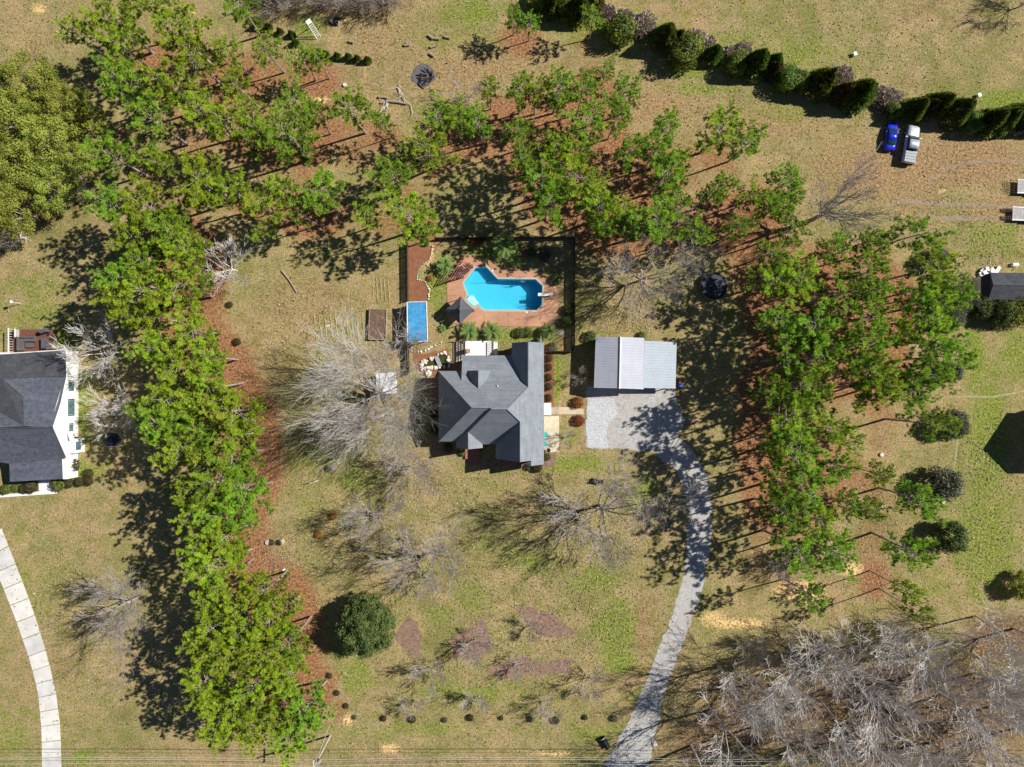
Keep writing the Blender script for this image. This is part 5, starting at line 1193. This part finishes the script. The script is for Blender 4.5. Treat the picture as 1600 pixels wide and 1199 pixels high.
for (x, y, r, k, lb, hz) in ((123, 693, 10, 'clip', 'round dark shrub at the white wall of the neighbour house', 1.2), (115, 727, 13, 'clip', 'largest oval dark shrub at the neighbour house corner', 1.1), (141, 740, 7.5, 'clip', 'small ball shrub off the neighbour corner, upper right of three', 1.1), (127, 753, 7.5, 'clip', 'small ball shrub off the neighbour corner, lower left of three', 1.1),
        (141, 752, 7, 'clip', 'small ball shrub off the neighbour corner, lower right of three', 1.1), (94, 756, 12, 'clipgreen', 'yellow-green shrub below the neighbour house corner', .8), (110, 755, 8, 'clip', 'dark shrub touching the yellow-green shrub', .9), (11, 765, 8, 'clipgreen', 'leftmost clipped shrub on the neighbour front walk', .9),
        (26, 763, 6.5, 'clipgreen', 'second clipped shrub on the neighbour front walk', .9), (40, 764, 8, 'clip', 'third clipped shrub on the neighbour front walk', .9), (52, 760, 11, 'clip', 'fourth and biggest clipped shrub on the neighbour front walk', .9),
        (902, 630, 9, 'rust', 'rust-coloured shrub above the tan walk', .9), (904, 658, 9, 'rust', 'rust-coloured shrub below the tan walk', .9), (885, 504, 9, 'clipgreen', 'round green shrub at the lower right of the pool yard', 1.2), (888, 485, 8, 'holly', 'dark shrub at the right pool yard fence', 1.2), (902, 446, 7, 'clipgreen', 'bright green shrub outside the right fence', 1.2),
        (870, 438, 9, 'holly', 'dark shrub right of the pool patio corner', 1.1), (850, 402, 9, 'grey_shrub', 'greyish shrub under the upper fence, right side', 1), (830, 396, 8, 'holly', 'dark shrub under the upper fence, middle', 1), (727, 377, 7, 'clipgreen', 'green shrub under the upper fence, left side', 1), (740, 379, 7, 'rust', 'reddish shrub under the upper fence, left side', .9), (754, 381, 6, 'clipgreen', 'small green shrub under the upper fence beside the reddish one', .9),
        (812, 521, 8, 'holly', 'dark shrub below the pool patio, first from left', 1), (824, 520, 8, 'clipgreen', 'green shrub below the pool patio, middle', 1), (846, 521, 8, 'holly', 'dark shrub below the pool patio, rightmost', 1), (840, 537, 8, 'grey_shrub', 'low grey shrub at the right house gable', .7), (862, 545, 8, 'grey_shrub', 'low grey shrub near the short fence', .8),
        (922, 527, 9, 'holly', 'dark shrub at the upper left corner of the garage', 1), (1002, 526, 7, 'clipgreen', 'small green shrub behind the garage ridge', .8), (700, 700, 8, 'holly', 'dark shrub by the lower left house corner', 1), (722, 709, 5, 'clipgreen', 'small green shrub left of the front steps', 1), (679, 645, 9, 'holly', 'dark shrub at the left house wall, upper', 1), (680, 672, 8, 'holly', 'dark shrub at the left house wall, lower', 1),
        (855, 714, 6, 'clipgreen', 'green shrub below the cream patio', 1), (838, 730, 9, 'clip', 'dark shrub at the lower right house corner', .9), (826, 730, 6, 'grey_shrub', 'grey shrub at the lower right house corner', .9), (515, 733, 5, 'holly', 'small dark shrub near the pale stump on the left lawn', 1.0),
        (360, 477, 5, 'brown' if False else 'clip', 'small dark shrub on the red soil beside the belt, upper', 1), (372, 535, 6, 'clip', 'small dark shrub on the red soil beside the belt, lower', 1), (666, 380, 6, 'holly', 'small dark shrub under the pine at the fence gap', 1), (672, 436, 5, 'straw_grass', 'straw grass at the edge of the red bed', .8)):
    shrub(x, y, r, k, lb, hz)
for (x, y, r, lb) in ((520, 807, 6, 'orange tuft of ornamental grass on the left lawn, upper'), (498, 836, 6, 'orange tuft of ornamental grass on the left lawn, lower')): shrub(x, y, r, 'straw_grass', lb, .7, name='grass_tuft', cat='grass tuft')
for (x, y, r, k, lb) in ((1478, 663, 26, 'grey_shrub', 'grey-green broad shrub beside the right lawn, upper'), (1462, 752, 30, 'grey_shrub', 'grey-green broad shrub beside the right lawn, middle'), (1470, 835, 30, 'holly', 'dark green broad shrub beside the right lawn, lowest'), (1455, 408, 20, 'grey_shrub', 'grey-green round shrub at the upper right pine edge'),
        (1476, 498, 22, 'grey_shrub', 'grey-green shrub at the right pine edge by the shed'), (1480, 582, 18, 'grey_shrub', 'grey-green shrub at the right pine edge below the shed'), (1520, 482, 22, 'holly', 'dark evergreen shrub below the hip-roof shed, left'), (1552, 490, 24, 'holly', 'dark evergreen shrub below the hip-roof shed, middle'), (1582, 488, 26, 'oak', 'yellow-green shrub below the hip-roof shed, right'), (1590, 912, 24, 'oak', 'green shrub at the right edge above the wood')):
    shrub(x, y, r, k, lb, 1.5, True)
for i, x in enumerate((557, 601, 644, 692, 737, 783, 828, 871, 915, 958)):
    shrub(x + (i * 37 % 7) - 3, 1123 + (i * 5 % 4 - 1.5) * 1.4, 3.6 + (i * 7 % 5) * 0.6, 'clip' if i % 3 else 'grey_shrub', f'small dark sapling in the row at the bottom, {ordinal(i + 1)} from the left', .9, group='saplings in the bottom row', name='sapling', cat='sapling')
for i, (x, y) in enumerate(((402, 44), (421, 46), (439, 53), (457, 57), (463, 70), (510, 88), (528, 91), (545, 92), (559, 95), (575, 97))):
    o = link('young_conifer', CYP[i % 3]); q = P(x, y); o.location = (q.x, q.y, 0); o.scale = (0.36, 0.36, 0.36); o.rotation_euler = (0, 0, i)
    tag(o, f'tiny young conifer in the row at the top left, {ordinal(i + 1)} from the left', 'conifer', 'young conifers at the top left')
for i, (x, y) in enumerate(((425, 848), (437, 848), (515, 1056), (527, 1083), (541, 1103))):
    shrub(x, y, 4.5, 'clip', ['small dark bush on the red soil between two pale stumps', 'small dark bush beside the right pale stump on the red soil', 'small dark bush at the right edge of the belt, upper', 'small dark bush at the right edge of the belt, middle', 'small dark bush at the right edge of the belt, lower'][i], .8)

# palms
def palm(seed, n=26, ln=1.5, h=0.9):
    rr = np.random.default_rng(seed); mb = MB()
    for i in range(n):
        a = i * 2.4; e = rr.uniform(-0.1, 1.1); d = np.array([math.cos(a), math.sin(a), 0]); L_ = ln * rr.uniform(0.75, 1.1)
        s = np.array([-d[1], d[0], 0])
        for q in np.linspace(0.15, 1, 11):
            c = np.array([0, 0, h]) + d * L_ * q * math.cos(e * 0.8) + np.array([0, 0, L_ * (q * math.sin(e) - 0.55 * q * q)])
            for sd in (-1, 1):
                tip = c + (s * sd * 0.8 + d * 0.6) * 0.42 * (1.1 - 0.6 * q) + np.array([0, 0, -0.05]); tn = np.clip(0.3 + 0.6 * q + rr.normal(0, .15), 0, 1)
                mb.add([c - d * 0.06, c + d * 0.06, tip], [(0, 1, 2)], np.tile([tn, tn, tn, 1], (3, 1)))
    return MB().tube([(0, 0, 0), (0, 0, h)], [0.14, 0.11], 7).mesh('trunk', M['bark_pine']), mb.mesh('crown', M['palm'])
PALM = [palm(1), palm(2, 30, 1.7, 1.6)]
for i, (x, y, s, k, lb) in enumerate(((789, 390, 1.35, 1, 'big pale green palm under the upper fence above the pool'), (733, 520, 1.2, 0, 'green palm at the upper left corner of the white deck'), (769, 520, 1.2, 0, 'green palm at the upper right corner of the white deck'), (697, 417, 0.95, 1, 'bright green palm left of the pergola'), (857, 518, 0.9, 0, 'green palm below the right end of the patio'), (692, 514, 0.5, 0, 'small palm below the canopy tent'), (803, 408, 0.8, 0, 'small palm right of the big pale one'))):
    q = P(x, y); put_tree('palm', *PALM[k], (q.x, q.y, 0), i * 0.9, s, s, lb, 'palm', 'palms round the pool')

# ------------------------------------------------------------------ vehicles
def loft(stations, par, name, mat, smooth=True):
    """stations: (y, half width low, half width mid, half width top, z low, z mid, z top)"""
    mb = MB(); R = []
    for (y, wl, wm, wt, z0, z1, z2) in stations:
        R.append([(-wl, y, z0), (-wm, y, z0 * 0.4 + z1 * 0.6), (-wm * 0.985, y, z1), (-wt, y, z2), (-wt * 0.5, y, z2 + 0.025), (wt * 0.5, y, z2 + 0.025), (wt, y, z2), (wm * 0.985, y, z1), (wm, y, z0 * 0.4 + z1 * 0.6), (wl, y, z0)])
    k = len(R[0]); V_ = [v for r in R for v in r]; F = []
    for i in range(len(R) - 1):
        for j in range(k): F.append((i * k + j, i * k + (j + 1) % k, (i + 1) * k + (j + 1) % k, (i + 1) * k + j))
    F += [tuple(range(k))[::-1], tuple(range((len(R) - 1) * k, len(R) * k))]
    mb.add(V_, [f[::-1] for f in F]); return mb.build(name, M[mat], par, smooth)
def wheels(par, xs, ys, r, w=0.24):
    for x in xs:
        for y in ys:
            wh = link('wheel', None, par); wh.location = (x, y, r)
            MB().tube([(-w / 2, 0, 0), (w / 2, 0, 0)], r, 18).build('tyre', M['tyre'], wh); MB().tube([(-w / 2 - 0.01, 0, 0), (w / 2 + 0.01, 0, 0)], r * 0.6, 12).build('rim', M['steel'], wh)
car = thing('sports_car', 'small bright blue coupe parked left of the silver pickup', 'car', P(1389, 216), math.radians(-8))
loft([(-2.2, .62, .70, .60, .35, .60, .78), (-2.05, .78, .84, .74, .25, .66, .90), (-1.5, .84, .90, .78, .2, .70, .95), (-0.6, .84, .89, .78, .2, .72, .92), (0.5, .84, .89, .80, .2, .72, .92), (1.3, .84, .90, .76, .2, .68, .84), (1.95, .74, .80, .62, .22, .60, .70), (2.2, .50, .58, .46, .32, .52, .58)], car, 'body', 'bluepaint')
loft([(-1.55, .60, .66, .50, .90, .93, .95), (-0.85, .66, .70, .52, .90, 1.05, 1.20), (0.0, .68, .72, .54, .90, 1.08, 1.27), (0.45, .68, .71, .53, .90, 1.05, 1.20), (1.15, .66, .70, .58, .84, .87, .89)], car, 'glasshouse', 'carglass')
loft([(-0.85, .50, .56, .50, 1.18, 1.19, 1.235), (-0.1, .52, .57, .52, 1.22, 1.26, 1.30), (0.42, .50, .55, .50, 1.18, 1.19, 1.225)], car, 'roof', 'bluepaint')
wheels(car, (-.80, .80), (-1.35, 1.35), .32)
for s in (-1, 1):
    MB().box((s * .97, .55, .92), (.2, .12, .12)).build('side_mirror', M['bluepaint'], car); MB().box((s * .55, 2.02, .68), (.26, .22, .07), s * -0.5).build('headlight', M['glass'], car); MB().box((s * .52, -2.16, .72), (.34, .08, .12)).build('tail_light', M['lamp_red'], car)
tk_ = thing('pickup_truck', 'silver pickup truck with covered bed parked beside the blue car', 'pickup truck', P(1419, 229.5), math.radians(-9.6))
loft([(-2.95, .86, .92, .86, .5, .9, 1.18), (-2.8, .92, .98, .90, .4, .95, 1.22), (-0.95, .92, .98, .90, .4, .95, 1.22), (0.9, .92, .98, .90, .4, .95, 1.16), (1.2, .92, .98, .86, .4, .92, 1.14), (2.5, .90, .96, .78, .4, .88, 1.06), (2.85, .80, .88, .66, .42, .82, .98), (2.97, .66, .74, .56, .5, .72, .86)], tk_, 'body', 'silverpaint')
loft([(-0.95, .80, .84, .70, 1.15, 1.45, 1.72), (-0.7, .82, .86, .72, 1.15, 1.50, 1.80), (0.45, .82, .86, .70, 1.12, 1.48, 1.78), (1.25, .82, .86, .76, 1.08, 1.12, 1.16)], tk_, 'glasshouse', 'carglass')
loft([(-0.90, .68, .75, .68, 1.72, 1.75, 1.80), (-0.2, .70, .76, .70, 1.76, 1.82, 1.87), (0.46, .68, .74, .68, 1.74, 1.77, 1.82)], tk_, 'roof', 'silverpaint')
cv = MB().box((0, -1.98, 1.25), (1.68, 1.72, 0.06)).build('bed_cover', M['tonneau'], tk_)
for k in range(3): MB().box((0, -1.55 - 0.43 * k, 1.29), (1.66, 0.03, 0.03)).build('seam', M['black'], cv)
MB().box((0, -1.05, 1.2), (1.72, 0.16, 0.14)).build('bed_gap', M['black'], tk_); MB().box((0, -3.0, .55), (1.7, .16, .2)).build('bumper', M['black'], tk_); MB().box((0, 2.98, .55), (1.7, .16, .22)).build('bumper', M['steel'], tk_)
wheels(tk_, (-.86, .86), (-1.85, 1.85), .39, .28)
for s in (-1, 1):
    MB().box((s * 1.12, .95, 1.22), (.26, .12, .18)).build('side_mirror', M['white'], tk_); MB().box((s * .66, 2.86, .86), (.32, .14, .16)).build('headlight', M['glass'], tk_); MB().box((s * .84, -2.96, .95), (.14, .08, .34)).build('tail_light', M['lamp_red'], tk_)
M['trailer_deck'] = surf('worn_trailer_deck', (0.40, 0.39, 0.38, 1), 0.35, 2.0, 0.9)
def trailer(x, y, label, ramp):
    t = thing('utility_trailer', label, 'trailer', P(x, y), math.radians(-2), 'utility trailers on the dirt field')
    for k in range(12): MB().box((0.25 + k * 0.42, 0, .62), (.40, 1.9, .06)).build('plank', M['trailer_deck'], t)
    for s in (-1, 1):
        MB().box((2.5, s * 1.0, .66), (5.1, .1, .2)).build('side_rail', M['steel'], t); MB().box((2.9, s * 1.14, .62), (1.9, .24, .05)).build('fender', M['black'], t)
        for a in (2.4, 3.4): MB().tube([(a, s * 1.14 - .11, .34), (a, s * 1.14 + .11, .34)], .34, 14).build('wheel', M['tyre'], t)
    MB().box((6.0, 0, .5), (2.0, .12, .12)).build('tongue', M['black'], t)
    if ramp == 'gate':
        g_ = link('ramp_gate', None, t); g_.location = (0, 0, .6); g_.rotation_euler = (0, math.radians(-14), 0)
        for k in range(6): MB().tube([(-1.75, -0.95 + k * .38, 0), (0, -0.95 + k * .38, 0)], .025, 4).build('bar', M['stain'], g_)
        for a in (0, -.45, -.9, -1.35, -1.75): MB().tube([(a, -.95, 0), (a, .95, 0)], .025, 4).build('bar', M['stain'], g_)
    else:
        for s in (-.6, .6):
            r_ = link('ramp', None, t); r_.location = (0, s, .6); r_.rotation_euler = (0, math.radians(-19), 0)
            for e in (-.22, .22): MB().box((-.75, e, 0), (1.5, .06, .08)).build('stringer', M['stain'], r_)
            for k in range(5): MB().box((-.2 - k * .28, 0, .01), (.1, .44, .06)).build('rung', M['stain'], r_)
trailer(1585, 294, 'upper utility trailer with a mesh ramp gate at the right edge', 'gate'); trailer(1577, 336, 'lower utility trailer with two ladder ramps at the right edge', 'ramps')

# ------------------------------------------------------------------ yard things
t = thing('trampoline', 'round black trampoline under the pines right of the pool yard', 'trampoline', P(1113.5, 448.5))
a = np.linspace(0, 2 * np.pi, 33)
MB().poly([(1.75 * math.cos(q), 1.75 * math.sin(q), .86) for q in a[:-1]]).build('mat', M['navy_mat'], t)
mb = MB(); n = 32
mb.add([(r * math.cos(q), r * math.sin(q), z) for r, z in ((1.74, .885), (1.95, .93), (2.15, .90)) for q in a[:-1]], [(i * n + k, i * n + (k + 1) % n, i * n + n + (k + 1) % n, i * n + n + k) for i in range(2) for k in range(n)])
mb.build('safety_pad', M['black'], t); MB().tube([(2.13 * math.cos(q), 2.13 * math.sin(q), .84) for q in a], .04, 6, False).build('frame', M['steel'], t)
for k in range(6): MB().tube([(2.12 * math.cos(k * 1.047), 2.12 * math.sin(k * 1.047), .84), (2.12 * math.cos(k * 1.047), 2.12 * math.sin(k * 1.047), 0)], .035, 6).build('leg', M['steel'], t)
t = thing('round_fire_ring', 'oval metal ring over dark tarp between the neighbour house and pine belt', 'fire ring', P(174, 687))
MB().tube([(1.9 * math.cos(q), 1.15 * math.sin(q), .35) for q in a], .06, 5, False).build('ring', M['steel'], t)
MB().tube([(0, 0, 0), (0, 0, .25), (0, 0, .5)], [1.2, 1.1, .4], 12).build('tarp', M['navy_mat'], t)
for k in range(9):
    q = k * 1.1; MB().tube([(1.3 * math.cos(q), .8 * math.sin(q), .2), (.3 * math.cos(q + 1), .3 * math.sin(q + 1), .65)], .05, 5).build('stick', M['char'], t)
# fire pit and logs
sheet('ash_ground', [(661 + 19 * math.cos(q) * (1 + .08 * math.sin(5 * q)), 119 + 18 * math.sin(q) * (1 + .08 * math.cos(4 * q))) for q in np.linspace(0, 6.28, 24)[:-1]], 0.015, M['ash'], .6, 2, 2)
t = thing('bonfire', 'heap of charred logs in a ring of ash at the upper middle', 'bonfire', P(664, 122))
for k in range(16):
    q = k * 2.4; r = .25 + 1.1 * random.random(); ln = random.uniform(.9, 1.6); d = Vector((math.cos(q + 1.2), math.sin(q + 1.2), random.uniform(-.1, .25))); c = Vector((r * math.cos(q), r * math.sin(q), .2 + .3 * random.random()))
    MB().tube([c - d * ln / 2, c + d * ln / 2], random.uniform(.08, .14), 6).build('log', M['char'] if k % 3 else M['ash'], t)
for i, (x, y, rz_, ln) in enumerate(((636, 72, .1, .7), (638, 67.5, .5, .6), (673, 59.5, -.7, .8), (682, 62, -.1, .8), (699, 60, -.2, .7), (677, 74, .3, .8), (675, 87.5, -.6, .7), (549, 67, -.2, .6))):
    q = P(x, y); d = Vector((math.cos(rz_), math.sin(rz_), 0)); o = MB().tube([d * -ln * .6 + Vector((0, 0, .2)), d * ln * .6 + Vector((0, 0, .2))], .2, 9).build('cut_log', M['log'], None, loc=(q.x, q.y, 0))
    tag(o, ['lower of two cut logs left of the bonfire ring', 'upper of two cut logs left of the bonfire ring', 'tilted cut log above the bonfire ring', 'cut log touching the tilted one above the bonfire', 'lone cut log at the right above the bonfire', 'short thin cut log between the others above the bonfire', 'tilted cut log nearest above the bonfire', 'pale cut log right of the white swing frame'][i], 'log', 'cut logs round the bonfire')
for i, (x0_, y0, x1_, y1, r, lb) in enumerate(((592, 153, 608, 155.5, .2, 'short fallen log above the pines, upper'), (604, 159.5, 636, 164, .22, 'long fallen log above the pines'), (595, 162, 606, 164, .16, 'thin fallen log under the long one'), (441, 424, 464, 458, .14, 'fallen pale branch on the lawn left of the garden plot'), (388, 880, 398, 872, .2, 'fallen log on the red soil at the belt edge'))):
    A, B = P(x0_, y0), P(x1_, y1); A.z = B.z = r
    tag(MB().tube([A, A.lerp(B, .5) + Vector((.1, .1, 0)), B], [r, r * .9, r * .7], 8).build('fallen_log', M['log'], None), lb, 'log')
def deadbranch(pts, lb, seed, m='bark_white'):
    rr = random.Random(seed); W = [P(*p) + Vector((0, 0, .15 + .2 * rr.random())) for p in pts]; mb = MB(); mb.tube(W, np.linspace(.08, .03, len(W)), 5)
    for k in range(9):
        i = rr.randrange(len(W) - 1); q = W[i].lerp(W[i + 1], rr.random()); d = Vector((rr.gauss(0, 1), rr.gauss(0, 1), rr.uniform(0, .4))); mb.tube([q, q + d * .5, q + d * .9 + Vector((rr.gauss(0, .2), rr.gauss(0, .2), 0))], [.04, .03, .02], 4, False)
    tag(mb.build('fallen_branch', M[m], None), lb, 'branch')
deadbranch([(621, 138), (628, 148), (633, 158), (642, 166), (645, 178), (643, 184)], 'white fallen branch on the ground below the bonfire', 1); deadbranch([(592, 180), (600, 170), (608, 163)], 'pale fallen branch under the long log', 2); deadbranch([(22, 385), (38, 372), (48, 372)], 'pale fallen branch on the lawn below the upper left clump', 3)
# white swing frame, junk heap
t = thing('ladder_stand', 'white ladder-shaped frame standing at the top left by young conifers', 'frame', P(498, 60), math.radians(125))
for s in (-.35, .35): MB().tube([(0, s, 0), (1.1, s, 2.9)], .06, 6).build('rail', M['white'], t)
for k in range(8): MB().tube([(.12 + k * .13, -.35, .3 + k * .35), (.12 + k * .13, .35, .3 + k * .35)], .04, 5).build('rung', M['white'], t)
MB().box((1.25, 0, 2.9), (.7, .8, .06)).build('platform', M['white'], t); MB().tube([(2.0, 0, 0), (1.15, 0, 2.9)], .06, 6).build('brace', M['white'], t)
t = thing('scrap_heap', 'heap of black and white scrap near the top edge', 'scrap', P(527, 35))
for k in range(12): MB().box((random.uniform(-1, 1), random.uniform(-.8, .8), .2 + .2 * random.random()), (random.uniform(.3, 1), random.uniform(.2, .5), random.uniform(.1, .4)), random.random() * 3).build('scrap_piece', M[('black', 'white', 'steel', 'char')[k % 4]], t)
t = thing('scrap_heap', 'heap of white sheets and black bags beside the hip-roof shed', 'scrap', P(1541, 424))
for k in range(14): MB().box((random.uniform(-1.7, 1.8), random.uniform(-.7, .5), .2 + .25 * random.random()), (random.uniform(.4, 1.0), random.uniform(.3, .7), random.uniform(.1, .45)), random.random() * 3).build('scrap_piece', M[('white', 'paper', 'black', 'white')[k % 4]], t)
tag(MB().tube([(-.45, 0, .3), (.45, 0, .3)], .3, 14).build('propane_tank', M['white'], None, loc=P(1584, 415)), 'white tank lying above the hip-roof shed', 'tank')
for i, (x, y) in enumerate(((1334, 87), (1527.5, 151))):
    t = thing('bee_box', ['small white box in the upper right field, left one', 'small white box in the upper right field, right one'][i], 'box', P(x, y), .3, 'white boxes in the field')
    MB().box((0, 0, .25), (.42, .5, .5)).build('box', M['white'], t); MB().box((0, 0, .53), (.5, .58, .06)).build('lid', M['white'], t)
t = thing('lamp_post', 'short white lamp post on the far left lawn', 'lamp', P(33, 475))
MB().tube([(0, 0, 0), (0, 0, 1.9)], .05, 6).build('post', M['white'], t); MB().tube([(0, 0, 1.9), (0, 0, 2.0), (0, 0, 2.3), (0, 0, 2.4)], [.08, .2, .24, .05], 8).build('lamp_head', M['white'], t)
# lawn sign, bench
t = thing('hanging_post', 'white post with an arm and small hanging pieces on the left lawn', 'post', P(497, 751), math.radians(15))
MB().tube([(0, 0, 0), (0, 0, 1.9)], .07, 6).build('post', M['white'], t); MB().box((-.4, 0, 1.75), (.9, .07, .07)).build('arm', M['white'], t)
for k in range(5): MB().box((-.15 - k * .17, 0, 1.45), (.09, .04, .35 - .05 * (k % 2))).build('hanging_piece', M['black'], t)
t = thing('garden_bench', 'black metal bench on the lawn below the gravel pad', 'bench', P(933.5, 751.5), math.radians(-10))
MB().box((0, 0, .42), (1.7, .5, .05)).build('seat', M['black'], t); MB().box((0, -.27, .7), (1.7, .05, .45)).build('backrest', M['black'], t)
for s in (-.8, .8):
    MB().box((s, 0, .2), (.06, .5, .4)).build('leg', M['black'], t); MB().box((s, 0, .62), (.06, .5, .05)).build('armrest', M['black'], t)
def stump(x, y, r, lb, m='wood_pale'): tag(MB().tube([(0, 0, 0), (0, 0, .28)], [r * 1.15, r], 10).build('tree_stump', M[m], None, loc=P(x, y)), lb, 'stump')
stump(418.5, 848, .35, 'pale stump left of the dark bushes on the red soil'); stump(441, 847, .35, 'pale stump right of the dark bushes on the red soil'); stump(1377, 711, .3, 'pale stump among the right pines, upper', 'bark_white'); stump(1379, 792, .28, 'pale stump among the right pines, lower', 'bark_white'); stump(1473, 785, .25, 'white stump under the middle grey shrub', 'bark_white'); stump(521, 732, .4, 'pale stump on the left lawn below the big bare tree', 'log'); stump(444, 891, .22, 'small white stump on the red soil', 'bark_white'); stump(539, 134, .28, 'pale stump on the soil left of the fallen logs', 'bark_white')
t = thing('drain_pipe', 'short black culvert pipe at the left of the driveway mouth', 'pipe', P(945, 1160), math.radians(-60))
MB().tube([(-.9, 0, .35), (.9, 0, .3)], .45, 14, False).build('pipe', M['black'], t, True); MB().tube([(-.95, 0, .36), (-.85, 0, .36)], .5, 14, False).build('rim', M['steel'], t)
tag(rock(.5, 61, .7).build('boulder', M['stone'], None, loc=P(1022, 1162)), 'pale rock at the right of the driveway mouth', 'rock')
t = thing('rock_pile', 'small pale rock pile in the pines above the lowest grove', 'rocks', P(1032, 312))
for k in range(5): link('stone', rocks[k], t, (random.uniform(-.6, .6), random.uniform(-.6, .6), .15)).scale = (1.5, 1.5, 1.5)

# utility pole and lines
t = thing('utility_pole', 'tall wooden utility pole at the bottom edge carrying the power lines', 'utility pole', P(516, 1150))
MB().tube([(0, 0, 0), (0, 0, 5), (0, 0, 10.2)], [.17, .14, .11], 8).build('pole', M['wood_pale'], t)
MB().box((0, 0, 9.2), (.14, 2.2, .14)).build('crossarm', M['wood_pale'], t)
for y in (-.9, 0.35, .95): MB().tube([(0, y, 9.27), (0, y, 9.5)], [.06, .04], 6).build('insulator', M['white'], t)
MB().tube([(.35, 0, 7.2), (.35, 0, 8.2)], .24, 10).build('transformer', M['steel'], t); MB().tube([(-.05, 1.8, 0), (0, .05, 8.4)], .03, 4).build('guy_wire', M['wire'], t)
pb = P(516, 1150)
for i, (dy, z) in enumerate(((-.9, 9.5), (.35, 9.5), (.95, 9.5), (0.12, 7.4))):
    pts = []
    for s in np.linspace(-1, 1, 41):
        x = pb.x + s * 130; u = (abs(s) * 130 % 60) / 60; pts.append((x, pb.y + dy, z - 3.0 * u * (1 - u)))
    tag(MB().tube(pts, .022, 4, False).build('power_line', M['wire'], None), ['power line along the bottom, lowest in the picture', 'power line along the bottom, second from below', 'power line along the bottom, third from below', 'thick lower cable along the bottom'][i], 'power line', 'power lines')
